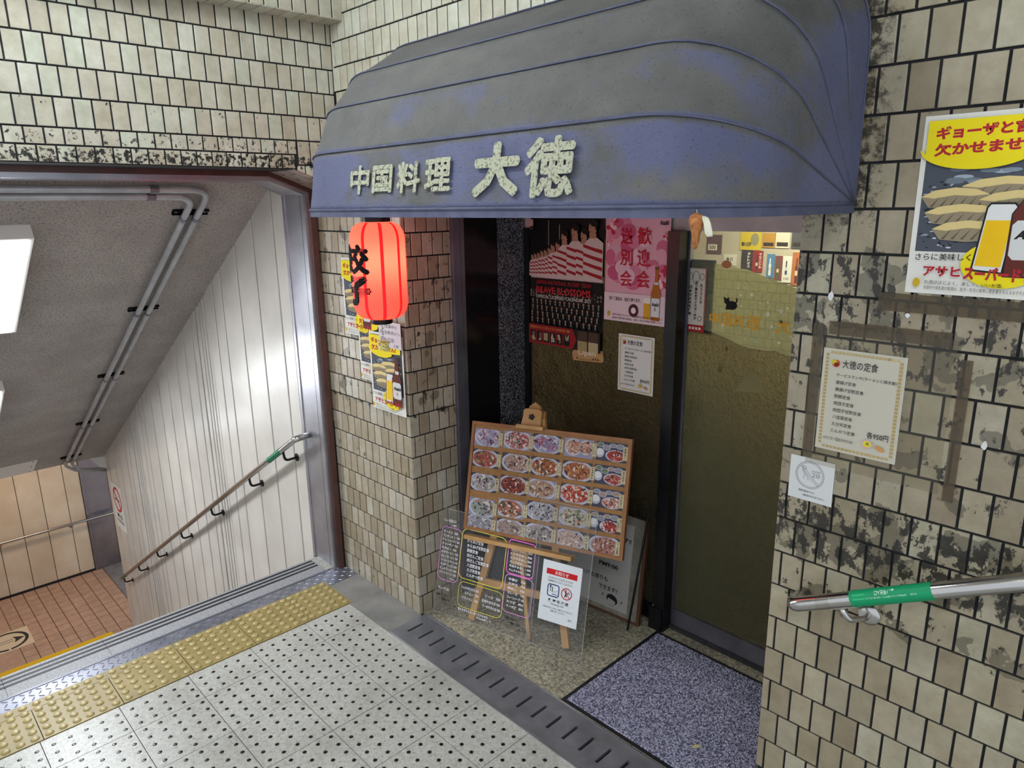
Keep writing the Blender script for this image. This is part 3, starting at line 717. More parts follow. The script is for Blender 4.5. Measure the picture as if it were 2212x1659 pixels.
for az in (-8, 30, -46, 75, 120, -150, 165):
    sp_ = MB(); n = 41; vs_ = []
    for i in range(n):
        h = -H2 * .985 + 2 * H2 * .985 * i / (n - 1); r_ = lr(h) + .0022
        wdt = .0065
        for s_ in (-1, 1):
            a_ = math.radians(az - 18) + s_ * wdt / max(r_, .03); vs_.append(LC + V3(r_ * math.cos(a_), r_ * math.sin(a_), h))
    sp_.add(vs_, [(2 * i, 2 * i + 1, 2 * i + 3, 2 * i + 2) for i in range(n - 1)]).obj('stripe', M['lant_d'], lt)
MB().lathe(LC + V3(0, 0, H2 - .006), [(.050, 0), (.056, .004), (.056, .028), (.050, .028)], 28).obj('top_ring', M['black_m'], lt, 40)
MB().lathe(LC + V3(0, 0, -H2 - .022), [(.040, 0), (.043, .004), (.043, .026), (.038, .026)], 28).obj('bottom_ring', M['black_m'], lt, 40)
MB().tube([LC + V3(0, 0, H2 + .02), LC + V3(0, 0, H2 + .075)], .003, 6).obj('hanger', M['black_m'], lt)
pr = Print(FY(0, 0, 0)); pr.warp = lambda a, b, h: LC + V3((lr(b) + .003 + h) * math.cos(math.radians(-91) + a / R0), (lr(b) + .003 + h) * math.sin(math.radians(-91) + a / R0), b)
ink = C('#0c0708', .8)

for q in range(6):
    pr.up(); da, db = .0058 * math.cos(q * 1.047), .0058 * math.sin(q * 1.047)
    pr.text('餃', -.066 + da, -.002 + db, .070 + da, .105 + db, ink, 0); pr.text('子', -.058 + da * 1.6, -.122 + db * 1.6, .066 + da * 1.6, -.021 + db * 1.6, ink, 0)
pr.obj(lt, 'lettering')
# short chain and bundle of cord below
t = empty('cord_charm', LC + V3(0, 0, -H2 - .02), 'small yellow cord charm on a chain hanging below the red lantern', 'charm')
ch = MB()
for k in range(5): ch.tube([LC + V3(.0035 * math.cos(a_) * (1 if k % 2 else 0), .0035 * math.cos(a_) * (0 if k % 2 else 1), -H2 - .028 - .011 * k + .007 * math.sin(a_)) for a_ in [i * math.pi / 4 for i in range(9)]], .0012, 5)
ch.obj('chain', M['chrome'], t)
for k in range(7):
    random.seed(40 + k); c0 = LC + V3(0, 0, -H2 - .105 - random.random() * .02)
    MB().tube([c0 + V3(.022 * math.cos(i * .9 + k), .014 * math.sin(i * 1.1 + k), .016 * math.sin(i * .8 + k * 2)) for i in range(9)], .0028, 6).obj('strand', C('#d8cf86', .7), t, True)
ld = bpy.data.lights.new('lantern_bulb', 'POINT'); ld.energy = LANT; ld.color = (1, .55, .36); ld.shadow_soft_size = .03
lo_ = bpy.data.objects.new('lantern_bulb', ld); COL.objects.link(lo_); lo_.location = LC + V3(0, 0, .045); par(lo_, lt)

# =================================================================== RECESS
MB().box(.700, .722, .286, .300, 0, 2.2).box(.700, .732, .300, .338, 0, 2.2).box(.700, .722, .338, .350, 0, 2.2).box(.700, .729, .350, .372, 0, 2.2).obj('trim_2', M['alu_d'], **ST)
MB().box(.68, .724, .372, .600, 0, 2.2).obj('wall_recess', M['blk'], **ST)
MB().box(.68, .727, .600, .795, 0, 2.2).box(.724, .7275, .598, .606, 0, 2.2).obj('wall_recess_inner', M['blk_speck'], **ST)
MB().box(.66, 2.57, .02, .80, 2.085, 2.16).obj('ceiling_recess', M['blk'], **ST)
MB().box(2.576, 2.70, .30, .85, 0, 2.2).obj('wall_recess_right', M['mortar2'], **ST)
# shop front: head, post, two glazed doors
MB().box(.68, 2.62, .80, .90, 1.943, 2.2).obj('trim_3', var('door_head_paint', '#a89a98', '#bcaead', 6, .6), **ST)
MB().box(.70, 2.62, .80, .92, -.01, .022).obj('trim_4', var('door_track', '#3a3a3d', '#4a4a4d', 20, .4, .4), **ST)
post = MB().box(1.652, 1.712, .745, .812, 0, 1.943).box(1.640, 1.655, .775, .812, 0, 1.943).obj('trim_5', M['black_m'], **ST)
MB().box(1.632, 1.705, .738, .780, 0, .125).obj('post_shoe', M['black_m'], post)
MB().tube([(1.650, .75, .126), (1.662, .752, .146)], .005, 8).obj('cap', C('#cfd6dc', .5), post)
d2 = MB().box(.725, .766, .785, .812, .02, 1.943).box(.766, 1.652, .788, .812, .02, .10).box(.766, 1.652, .788, .812, 1.90, 1.943).obj('door_2', M['black_m'], **ST)
MB().box(.766, 1.652, .797, .803, .10, 1.90).obj('glass_pane', M['frost_d'], d2)
d3 = MB().box(1.70, 2.58, .818, .845, .022, .108).box(1.70, 1.722, .818, .845, .108, 1.943).obj('door_3', M['alu_d'], **ST)
GY = .832
W1 = [(1.720, 1.812), (1.80, 1.811), (1.844, 1.805), (1.904, 1.797), (1.986, 1.789), (2.072, 1.762), (2.127, 1.748), (2.197, 1.727), (2.32, 1.700), (2.58, 1.69)]
W2 = [(1.720, 1.518), (1.806, 1.516), (1.844, 1.511), (1.90, 1.496), (1.962, 1.474), (2.022, 1.462), (2.096, 1.462), (2.134, 1.467), (2.184, 1.452), (2.30, 1.43), (2.58, 1.42)]
FD = FY(0, GY, 0)
MB().prism([(1.722, .108), (2.58, .108)] + W2[::-1], FD, -.003, .003).obj('glass_pane', M['frost'], d3)
MB().prism(W2 + W1[::-1], FD, -.002, .002).obj('film_band', M['film'], d3)
MB().prism(W1 + [(2.58, 1.943), (1.722, 1.943)], FD, -.002, .002).obj('glass_pane', M['glass'], d3)
pr = Print(FD, .0025)
for k in range(9):                                  # faint brick lines on the film
    x = 1.85 + .0385 * k
    for r_ in range(9):
        z0 = 1.475 + .038 * r_; xx = x + (.019 if r_ % 2 else 0)
        if xx < 2.2 and z0 + .038 < 1.80 - .22 * max(0, xx - 1.92) and z0 > 1.515 - .25 * max(0, min(.2, xx - 1.87)): pr.rect(xx, z0, xx + .0014, z0 + .038, '#7e8067')
for r_ in range(9):
    z0 = 1.475 + .038 * r_; x0 = 1.85 if z0 > 1.51 else 1.985; x1 = min(2.2, 1.92 + max(0, (1.80 - z0)) / .22)
    if x1 > x0: pr.rect(x0, z0, x1, z0 + .0014, '#7e8067')
gold = '#e0a020'
for ch, x0, x1 in (('中', 1.827, 1.874), ('国', 1.881, 1.930), ('料', 1.938, 1.992), ('理', 2.002, 2.060)): pr.text(ch, x0, 1.545, x1, 1.600, gold, .012)
pr.text('大', 2.129, 1.540, 2.190, 1.603, gold, .012)
pr.up(); blk = '#09090a'
pr.ell(1.929, 1.636, .025, .019, blk); pr.ell(1.905, 1.652, .013, .012, blk); pr.poly([(1.892, 1.657), (1.888, 1.672), (1.902, 1.663)], blk); pr.poly([(1.905, 1.663), (1.914, 1.671), (1.917, 1.655)], blk)
pr.line([(1.945, 1.645), (1.952, 1.658), (1.948, 1.668)], .007, blk); pr.poly([(1.905, 1.65), (1.90, 1.616), (1.93, 1.618), (1.935, 1.64)], blk)
def star(p_, a, b, r, m, n=5):
    p_.poly([(a + (r if i % 2 == 0 else r * .42) * math.cos(math.pi * i / n + 1.57), b + (r if i % 2 == 0 else r * .42) * math.sin(math.pi * i / n + 1.57)) for i in range(2 * n)], m)
for a_, b_, r_, m_ in ((2.146, 1.632, .016, '#c9cdb4'), (2.150, 1.590, .011, '#4c4a34'), (2.016, 1.688, .010, '#d8dccb'), (1.967, 1.682, .007, '#d8dccb'), (1.952, 1.712, .007, '#c2c6b2'), (2.045, 1.497, .012, '#9fbb9c'), (2.112, 1.566, .008, '#d8dccb'), (2.148, 1.503, .008, '#d8dccb'), (2.172, 1.646, .008, '#d8dccb'), (2.088, 1.663, .007, '#d8dccb'), (1.972, 1.636, .005, '#d8dccb')): star(pr, a_, b_, r_, m_, 6 if r_ < .0105 else 5)
pr.ring(2.092, 1.614, .006, .006, .005, '#dfe0d6'); pr.rect(2.0915, 1.622, 2.0925, 1.648, '#d8dccb'); pr.ring(1.893, 1.549, .005, .005, .0035, '#d8dccb'); pr.rect(2.121, 1.525, 2.122, 1.555, '#d8dccb')
st_ = '#5e5530'
pr.ell(1.893, 1.350, .012, .015, st_); pr.rect(1.892, 1.36, 1.894, 1.41, st_); pr.ell(1.918, 1.447, .008, .011, st_); pr.rect(1.9172, 1.42, 1.9188, 1.44, st_); pr.ring(2.0, 1.43, .009, .008, .0022, st_); pr.ell(1.965, 1.40, .006, .006, st_)
pr.poly([(2.03, 1.375), (2.06, 1.36), (2.11, 1.285), (1.97, 1.27)], '#7d744c')
pr.up(); pr.ell(1.894, 1.806, .024, .017, '#a86a3c'); pr.ring(1.894, 1.806, .024, .017, .002, '#e0d8cc')
for k in range(4): pr.rect(1.876, 1.799 + .005 * k, 1.912, 1.8005 + .005 * k, '#d09a64')
pr.obj(d3, 'stickers')
MB().box(1.718, 1.838, GY + .004, GY + .008, 1.50, 1.82).obj('dark_backing', C('#3c3f42', .7), d3)
F = FY(1.703, GY - .006, 1.504); s_ = sheet('rice_notice', F, 0, 0, .100, .28, C('#d8cdbf'), 'narrow red bordered paper with vertical writing on the right door', 'notice')
pr = Print(F, .0006); pr.rect(0, 0, .1, .031, '#a8242a'); pr.line([(.003, .031), (.003, .277), (.097, .277), (.097, .031)], .004, '#a8242a')
for k in range(4): pr.rect(.025 + .016 * k, .010, .036 + .016 * k, .021, '#eadfd0')
pr.up(); pr.ring(.05, .24, .016, .026, .002, '#2a201c'); pr.ring(.022, .243, .010, .014, .0018, '#2a201c'); pr.ring(.08, .243, .010, .014, .0018, '#2a201c')
pr.vtext('旨さのお米', .072, .125, .084, .215, '#3a2a22'); pr.vtext('五ツ星お米マイスター厳選', .046, .050, .060, .225, '#1c1410', .03); pr.vtext('日本のお米を使用', .018, .07, .032, .205, '#1c1410', .03); pr.ring(.076, .06, .009, .011, .0018, '#2a201c'); pr.obj(s_)

# ---- posters on the left door
DY = .786
def doorF(x, z): return FY(x, DY, z)
F = doorF(.782, 1.343); W_, H_ = .489, .658
cal = MB().fbox(F, 0, W_, 0, H_, -.0006, 0).obj('wall_calendar', C('#0d0b0c', .45), label='dark rugby team calendar with players in striped shirts on the left door', cat='calendar')
pr = Print(F, .0003); red = '#9c1f24'; skin = '#a97b63'; hair = '#17120f'; wht = '#cfb9b4'
pr.rect(.0, .345, W_, .375, '#b89c98'); pr.rect(.125, .50, .128, .64, '#b7a9a2'); pr.rect(.20, .46, .203, .62, '#b7a9a2')
for i, (a_, h_) in enumerate([(.012, .10), (.035, .105), (.06, .11), (.085, .12), (.112, .125), (.14, .135), (.165, .15), (.20, .16), (.245, .20), (.315, .225), (.375, .21), (.43, .245)]):
    pr.up(); h_ *= .84; b0_ = .356; w_ = h_ * .30; top = b0_ + h_
    pr.poly([(a_ - w_, b0_), (a_ + w_, b0_ - .008), (a_ + w_ * 1.05, top - h_ * .12), (a_ + w_ * .4, top), (a_ - w_ * .3, top), (a_ - w_ * .95, top - h_ * .18)], wht)
    pr.up()
    for q in range(4):
        t0 = b0_ + h_ * (.12 + .20 * q); pr.poly([(a_ - w_ * .97, t0 + h_ * .05), (a_ + w_ * .2, t0 - h_ * .04), (a_ + w_ * .98, t0 - h_ * .09), (a_ + w_ * .98, t0), (a_ + w_ * .2, t0 + h_ * .04), (a_ - w_ * .97, t0 + h_ * .12)], red)
    pr.rect(a_ - w_ * .35, top - h_ * .02, a_ + w_ * .35, top + h_ * .10, skin); pr.up()
    pr.ell(a_, top + h_ * .22, h_ * .125, h_ * .17, skin, 16, -.15); pr.up(); pr.ell(a_ + h_ * .03, top + h_ * .33, h_ * .125, h_ * .085, hair, 14, -.2)
    pr.ell(a_ + h_ * .10, top + h_ * .25, h_ * .03, h_ * .09, hair, 10)
    pr.ell(a_ - h_ * .07, top + h_ * .235, h_ * .02, h_ * .008, hair, 8); pr.ell(a_ - h_ * .07, top + h_ * .13, h_ * .03, h_ * .01, '#5c3026', 8)
pr.L = 1; random.seed(3)
pr.rect(0, .103, W_, .345, '#191412')
for r_ in range(7):
    for k in range(26):
        if random.random() < .8: pr.L = 2; pr.rect(k * .019, .285 - r_ * .006, k * .019 + random.uniform(.004, .014), .29 - r_ * .006, random.choice(['#6a5f52', '#8d8171', '#3d352e', '#a39582']))
for r_ in range(4):
    pr.L = 4 + r_ * 3
    for k in range(15 - r_):
        a_ = .02 + k * (.032 + .0025 * r_) + random.uniform(-.004, .004); b_ = .226 - r_ * .032
        if a_ > W_ - .015: continue
        pr.poly([(a_ - .013, b_ - .03), (a_ + .013, b_ - .03), (a_ + .011, b_ - .004), (a_ - .011, b_ - .004)], random.choice(['#0e0d10', '#14131a', '#1a1512'])); 
    pr.L += 1
    for k in range(15 - r_):
        a_ = .02 + k * (.032 + .0025 * r_) + random.uniform(-.003, .003); b_ = .226 - r_ * .032
        if a_ > W_ - .015: continue
        pr.ell(a_, b_ + .004, .006, .008, '#9a7a66', 10); pr.poly([(a_ - .004, b_ - .006), (a_ + .004, b_ - .006), (a_, b_ - .018)], '#b9b0a6')
pr.L = 30
pr.text('JAPAN NATIONAL RUGBY TEAM', .055, .312, .425, .338, '#a3262b', .012); pr.text('BRAVE BLOSSOMS', .055, .270, .425, .306, '#b02a2f', .03); pr.text('OFFICIAL LICENSED CALENDAR 2021', .055, .244, .425, .262, '#cfc6bd', .012)
pr.rect(0, 0, W_, .103, '#2a1816'); pr.up(); pr.poly([(0, 0), (.31, 0), (.335, .05), (.31, .103), (0, .103)], '#8f1f22'); pr.up()
pr.text('[特典] 男子セブンズ・女子セブンズ・女子日本代表・収録', .01, .080, .29, .093, '#d9b24a')
for k in range(6):
    pr.rect(.010 + .048 * k, .012, .050 + .048 * k, .070, '#1a1310')
    for q in range(7): pr.rect(.012 + .048 * k + random.uniform(0, .03), .014 + random.uniform(0, .05), .016 + .048 * k + random.uniform(.004, .032), .02 + random.uniform(0, .05), random.choice(['#a58e6e', '#6d5a45', '#d0bfa2']))
for k, (a_, c_) in enumerate(((.345, '#a38f63'), (.415, '#b7a77f'))): pr.rect(a_, .0, a_ + .062, .05, c_); pr.rect(a_, .052, a_ + .062, .100, '#4a3a2c')
pr.rect(.012, .612, .036, .645, '#c79a94'); pr.rect(.012, .592, .036, .608, '#3c3032'); pr.obj(cal)
F = doorF(1.280, 1.516); W_, H_ = .360, .488
pk = MB().fbox(F, 0, W_, 0, H_, -.0006, 0).obj('party_poster', C('#dfa6b4', .5), label='pink blossom poster with large red characters and a beer bottle on the left door', cat='poster')
pr = Print(F, .0003); random.seed(5)
for k in range(46):
    a_, b_ = random.uniform(.02, W_ - .02), random.uniform(.15, H_ - .02); r_ = random.uniform(.02, .05)
    pr.L = 1 + k % 6; pr.ell(a_, b_, min(r_, a_, W_ - a_), min(r_ * .8, H_ - b_), random.choice(['#d06a86', '#d98099', '#e3a0b2', '#c8587a', '#e9bac6']), 16, 0)
pr.L = 8; pr.rect(.0, .0, W_, .135, '#e6ccd0')
for a_, b_, r_ in ((.035, .43, .035), (.015, .37, .028), (.33, .20, .04), (.345, .25, .03), (.30, .225, .022), (.06, .47, .018), (.34, .40, .02)):
    pr.L = 9
    for q in range(5):
        t_ = q * 2 * math.pi / 5 + a_ * 9; a2, b2 = a_ + math.cos(t_) * r_ * .5, b_ + math.sin(t_) * r_ * .5
        if r_ * .4 < a2 < W_ - r_ * .4 and r_ * .4 < b2 < H_ - r_ * .4: pr.ell(a2, b2, r_ * .42, r_ * .30, random.choice(['#e98a98', '#f0c3c8', '#c42c44']), 12, t_)
    pr.L = 10; pr.ell(a_, b_, r_ * .14, r_ * .14, '#b83048', 10)
pr.L = 12
for k, ch in enumerate('歓迎会'): pr.text(ch, .187, .362 - .0975 * k, .262, .440 - .0975 * k, '#c2182e', .010)
for k, ch in enumerate('送別会'): pr.text(ch, .092, .362 - .0975 * k, .162, .436 - .0975 * k, '#c2182e', .010)
pr.text('各種ご宴会は、当店で承ります。', .03, .098, .215, .116, '#4a2830', .01); pr.text('Asahi', .305, .450, .350, .470, '#1b2040', .03)
pr.ell(.175, .058, .028, .030, '#17151a', 28); pr.up(); pr.ring(.175, .058, .021, .0225, .003, '#b03038'); pr.ell(.175, .058, .014, .015, '#ece4e2', 20)
pr.L = 12; pr.rect(.232, .025, .268, .10, '#d9a32e'); pr.rect(.232, .098, .268, .125, '#efe7da'); pr.up()
pr.poly([(.272, .022), (.320, .022), (.322, .15), (.308, .20), (.307, .262), (.290, .262), (.289, .20), (.270, .15)], '#b06420'); pr.up(); pr.rect(.274, .04, .318, .125, '#d9dade'); pr.rect(.287, .187, .309, .197, '#d9dade'); pr.rect(.289, .254, .308, .268, '#7c4a1c'); pr.up(); pr.text('Asahi', .277, .088, .315, .106, '#15151a', .04); pr.text('生', .289, .068, .302, .083, '#8a2020', .02)
pr.ell(.03, .032, .009, .013, '#c8a23a', 12); pr.text('お酒は20歳になってから。飲酒運転は法律で禁止されています。', .05, .026, .335, .036, '#3a2228'); pr.text('妊娠中や授乳期の飲酒は、胎児・乳児の発育に影響します。', .05, .010, .335, .020, '#3a2228'); pr.obj(pk)
def set_menu(F, W_, H_, name, label, prices=False):
    s_ = MB().fbox(F, 0, W_, 0, H_, -.0006, 0).obj(name, C('#dcdad4', .7), label=label, cat='menu')
    pr = Print(F, .0003); g = '#c3ab6a'; k_ = '#26242a'; w = W_ / .208; h = H_ / .282
    for a_ in (.012, .196): 
        for q in range(26): pr.rect((a_ - .004) * w, (.016 + q * .0098) * h, (a_ + .004) * w, (.023 + q * .0098) * h, g)
    for b_ in (.010, .272):
        for q in range(17): pr.rect((.02 + q * .0102) * w, (b_ - .003) * h, (.027 + q * .0102) * w, (b_ + .003) * h, g)
    pr.L = 1; pr.ell(.036 * w, .243 * h, .010 * w, .010 * h, '#b83a22'); pr.up(); pr.ell(.032 * w, .246 * h, .007 * w, .008 * h, '#c4b22c', 14, .6); pr.up(); pr.ell(.037 * w, .241 * h, .006 * w, .005 * h, '#6b241a', 14)
    pr.L = 1; pr.text('大徳の定食', .053 * w, .233 * h, .142 * w, .256 * h, k_, .004)
    for q, tx in enumerate(('サービスランチ(ラーメンと焼き飯)', '唐揚げ定食', '唐揚げ甘酢定食', '酢豚定食', '肉団子定食', '肉団子甘酢定食', '八宝菜定食', 'えび天定食', 'とんかつ定食')):
        b_ = .207 - .0192 * q; pr.text(tx, .040 * w, b_ * h, (.040 + min(.0105 * len(tx), .150)) * w, (b_ + .0105) * h, k_, .004)
    pr.text('※ライス一回おかわりOK', .022 * w, .030 * h, .100 * w, .040 * h, k_); pr.text('各950円', .133 * w, .056 * h, .186 * w, .074 * h, k_, .008)
    pr.ell(.136 * w, .040 * h, .014 * w, .012 * h, '#c9a7b4'); pr.up(); pr.ell(.136 * w, .040 * h, .011 * w, .009 * h, '#d9c23a'); pr.up(); pr.ell(.137 * w, .041 * h, .004 * w, .004 * h, '#6f8a2c', 10); pr.ell(.168 * w, .034 * h, .013 * w, .006 * h, '#c58c50', 14, -.4)
    pr.obj(s_); return s_
set_menu(doorF(1.370, 1.178), .206, .279, 'menu_sheet', 'white set meal price list taped to the left door under the pink poster')
F = doorF(1.085, 1.285)
op = MB().prism([(.006, 0), (.190, .012), (.198, .022), (.192, .068), (.184, .072), (.004, .052), (-.004, .042), (0, .006)], F, .0, .008).obj('open_sign', M['wood'], label='small wooden Open plaque on the left door', cat='sign')
pr = Print(F, .0083); pr.text('Open', .035, .024, .150, .060, '#e9dfd2', .006, skew=.05); pr.line([(.02, .012), (.06, .010), (.12, .016), (.185, .020)], .002, '#231a14')
for a_, b_ in ((.03, .016), (.135, .022), (.15, .026), (.165, .024)): pr.ell(a_, b_, .005, .004, '#231a14', 8)
pr.obj(op)

# ---- shop interior seen through the glass
MB().box(.70, 3.3, 1.92, 2.0, 0, 2.4).obj('wall_shop_back', M['wallpaint'], **ST)
MB().box(.60, .70, .80, 2.0, 0, 2.4).obj('wall_shop_left', M['wallpaint'], **ST)
MB().box(3.2, 3.3, .30, 2.0, 0, 2.4).obj('wall_shop_right', M['wallpaint'], **ST)
MB().box(.60, 3.3, .90, 2.0, 2.3, 2.4).obj('ceiling_shop', M['wallpaint'], **ST)
MB().box(.60, 3.3, .83, 2.0, -.012, .004).obj('floor_shop', C('#4b443a', .6), **ST)
t = empty('shop_lamp', (1.95, 1.45, 2.3), 'flush lamp on the shop ceiling behind the glass doors', 'ceiling lamp')
MB().box(1.5, 2.5, 1.40, 1.52, 2.26, 2.30).obj('housing', M['pale'], t); MB().box(1.52, 2.48, 1.41, 1.51, 2.256, 2.26).obj('diffuser', emit('shop_diffuser', '#fff1d6', SHOP), t)
ctr = empty('added_counter', (1.3, 1.5, 0), 'dark counter added inside the shop to darken the patterned glass low down', 'counter')  # counter is an added dark mass, so the glass dims towards its foot
MB().box(.75, 1.78, 1.25, 1.75, .004, .92).obj('body', C('#17110d', .5), ctr); MB().box(.73, 1.80, 1.22, 1.78, .92, .96).obj('worktop', C('#3c2818', .4), ctr)
cb = empty('added_cabinet', (2.45, 1.6, 0), 'dark low cabinet added inside the shop to darken the right door glass', 'cabinet')  # added dark block that dims the lower part of the right pane
MB().box(2.10, 2.9, 1.35, 1.9, .004, .85).obj('body', C('#131210', .5), cb); MB().box(2.08, 2.92, 1.33, 1.9, .85, .88).obj('top', C('#3c372e', .4), cb)
t = MB().box(1.66, 1.78, 1.26, 1.40, .961, 1.36).obj('orange_box', C('#b0602c', .6), label='orange carton on the counter behind the right door glass', cat='box')
t = MB().box(1.60, 1.72, 1.02, 1.14, .0045, 1.20).obj('blue_bin', C('#9fb4c4', .6), label='tall pale blue bin just behind the right door glass', cat='bin')
fly = [(1.362, 1.793, .13, .10, '#c9b422', 'bright yellow flyer with bold black characters on shop wall', '晴れ日和'), (1.497, 1.81, .075, .08, '#b78a34', 'ochre and black flyer on shop wall beside the yellow one', ''), (1.575, 1.81, .08, .09, '#d5cfc0', 'pale flyer with small bottles on shop wall', '酒'), (1.665, 1.81, .09, .09, '#4b4a52', 'dark flyer on shop wall beside the pale bottle flyer', ''),
       (1.376, 1.672, .070, .12, '#2c2a2a', 'black flyer with vertical lettering on shop wall', 'ホトトギス'), (1.446, 1.67, .063, .12, '#8f2020', 'dark red flyer with bottle beside the black flyer', 'ササニシキ'), (1.534, 1.645, .045, .13, '#4d7fae', 'light blue flyer with white bottle on shop wall', '国'), (1.582, 1.637, .042, .13, '#7a4440', 'maroon flyer with green bottle on shop wall', '焼酎'), (1.626, 1.623, .052, .145, '#dcdcd8', 'white flyer with blue labelled bottle and handwritten price', '3,000'), (1.680, 1.61, .062, .18, '#b06a3a', 'orange flyer with tall bottle at right of shop wall', ''),
       (1.147, 1.764, .10, .11, '#5c4346', 'brown flyer marked 500 on shop wall', '500'), (1.262, 1.70, .085, .065, '#d0d0c8', 'small white handwritten card on shop wall', '本日')]
for x, z, w, h, c, lab, tx in fly:
    F = FY(x, 1.915, z); s_ = sheet('flyer', F, 0, 0, w, h, C(c), lab, 'flyer', 'flyers on the shop back wall'); pr = Print(F, .0008)
    if tx == '3,000': pr.text(tx, .008, .012, .04, .028, '#222222')
    if tx in ('500', '本日'): pr.rect(.01, .02, .07, .055, '#d8d4c8'); pr.up(); pr.text(tx, .018, .026, .06, .048, '#222222', .02)
    if tx == '晴れ日和': pr.text(tx, .01, .02, .07, .045, '#1a1a12', .04); pr.up(); pr.ell(.09, .06, .025, .035, '#8c8a6c')
    if tx in ('ホトトギス', 'ササニシキ'): pr.vtext(tx, .038, .02, .056, .11, '#e6ded2', .03)
    if w < .07 and tx not in ('ホトトギス',):
        a_ = w * .42; pr.rect(a_ - .007, .012 if tx != '3,000' else .04, a_ + .007, h * .58, {'国': '#d9e4ee', '焼酎': '#3f5f34', '3,000': '#c4c8cc'}.get(tx, '#5a2418')); pr.rect(a_ - .0035, h * .58, a_ + .0035, h * .82, {'国': '#d9e4ee', '焼酎': '#3f5f34', '3,000': '#30405e'}.get(tx, '#5a2418')); pr.up(); pr.rect(a_ - .0065, h * .3, a_ + .0065, h * .45, '#2b4878' if tx == '3,000' else '#d8cba4')
    if not pr.mb.v: pr.rect(w * .1, h * .1, w * .9, h * .35, '#2a2622')
    pr.obj(s_)

# =================================================================== EASEL, MENU BOARD, ACRYLIC
BF = frame((.846, .213, .457), (.958, .285, .036), (-.108, .241, .964)); BO, BU, BV, BN = BF
def bp(a, b, c=0): return BO + BU * a + BV * b + BN * c
es = empty('easel', (1.2, .24, 0.004), 'pine display easel standing in the shop recess holding the menu board', 'easel')
def leg(a, w=.036, t=.022, name='leg'):
    p, q = a; return MB().bar(p, q, w, t, BN).obj(name, M['wood'], es)
apexL, apexR = bp(.30, .60, -.022), bp(.385, .60, -.022)
leg((V3(.966, .148, .016), apexL)); leg((V3(1.470, .306, .016), apexR))
MB().bar(V3(1.292, .236, .014), bp(.332, -.09, -.028), .020, .018, BN).obj('leg', M['wood'], es)
MB().fbox(BF, .115, .60, -.268, -.232, -.032, -.012).obj('crossbar', M['wood'], es)
MB().fbox(BF, .020, .618, -.046, -.026, -.03, .026).obj('tray', M['wood'], es)
MB().fbox(BF, .285, .375, -.13, -.05, -.026, -.010).obj('tray_block', M['wood'], es)
MB().prism([(.285, .0), (.395, .0), (.398, .635), (.378, .642), (.368, .66), (.340, .678), (.312, .66), (.302, .642), (.283, .635)], BF, -.040, -.022).obj('mast', M['wood'], es)
MB().prism([(.293, .552), (.391, .552), (.393, .635), (.380, .645), (.305, .645), (.292, .635)], BF, -.02, .006).obj('clamp_block', M['wood'], es)
MB().fbox(BF, .268, .416, .546, .564, -.02, .030).obj('clamp_ledge', M['wood'], es)
kb = MB(); kp = []
for i in range(10): kp.append((.342 + (.016 if i % 2 == 0 else .010) * math.cos(i * math.pi / 5), .606 + (.016 if i % 2 == 0 else .010) * math.sin(i * math.pi / 5)))
kb.prism(kp, BF, .006, .018).obj('knob', M['rubber'], es)
cbd = MB().fbox(BF, .125, .575, -.228, -.056, -.040, -.034).obj('blackboard', C('#141416', .25), label='small black panel resting on the easel crossbar below the menu board', cat='panel')
# menu board
BW_, BH_ = .861, .554
mbd = empty('menu_board', bp(.43, 0, 0), 'cork menu board with rows of dish photographs on the easel', 'menu board')
MB().fbox(BF, .006, BW_ - .006, .006, BH_ - .006, -.018, -.004).obj('cork_panel', M['cork'], mbd)
for q in ((0, BW_, 0, .016), (0, BW_, BH_ - .016, BH_), (0, .016, .016, BH_ - .016), (BW_ - .016, BW_, .016, BH_ - .016)): MB().fbox(BF, *q, -.020, .004).obj('frame_rail', M['wood_d'], mbd)
cols = [.018, .190, .353, .524, .687]; rowt = [[.520, .413, .292, .166, .082], [.525, .414, .303, .186, .088], [.527, .416, .308, .199, .093], [.527, .418, .309, .200, .094], [.528, .420, .311, .202, .094]]
names = [['タイメン', '焼ソバ', 'チャンポン', 'サービスランチ', '酢豚定食'], ['ソース', '五目焼メシ', 'カレーラーメン', '玉丼', '唐揚甘酢定食'], ['中華ソバ', 'ジャージャメン', '天ハン', 'ギョーザ', 'エビ天定食'], ['フライメン', 'マーボーメン', '肉メン', '玉子スープ', '肉だんご甘酢定食'], ['焼メシ', 'ワンタン', 'もやしメン', 'カニ玉', 'マーボ豆腐']]
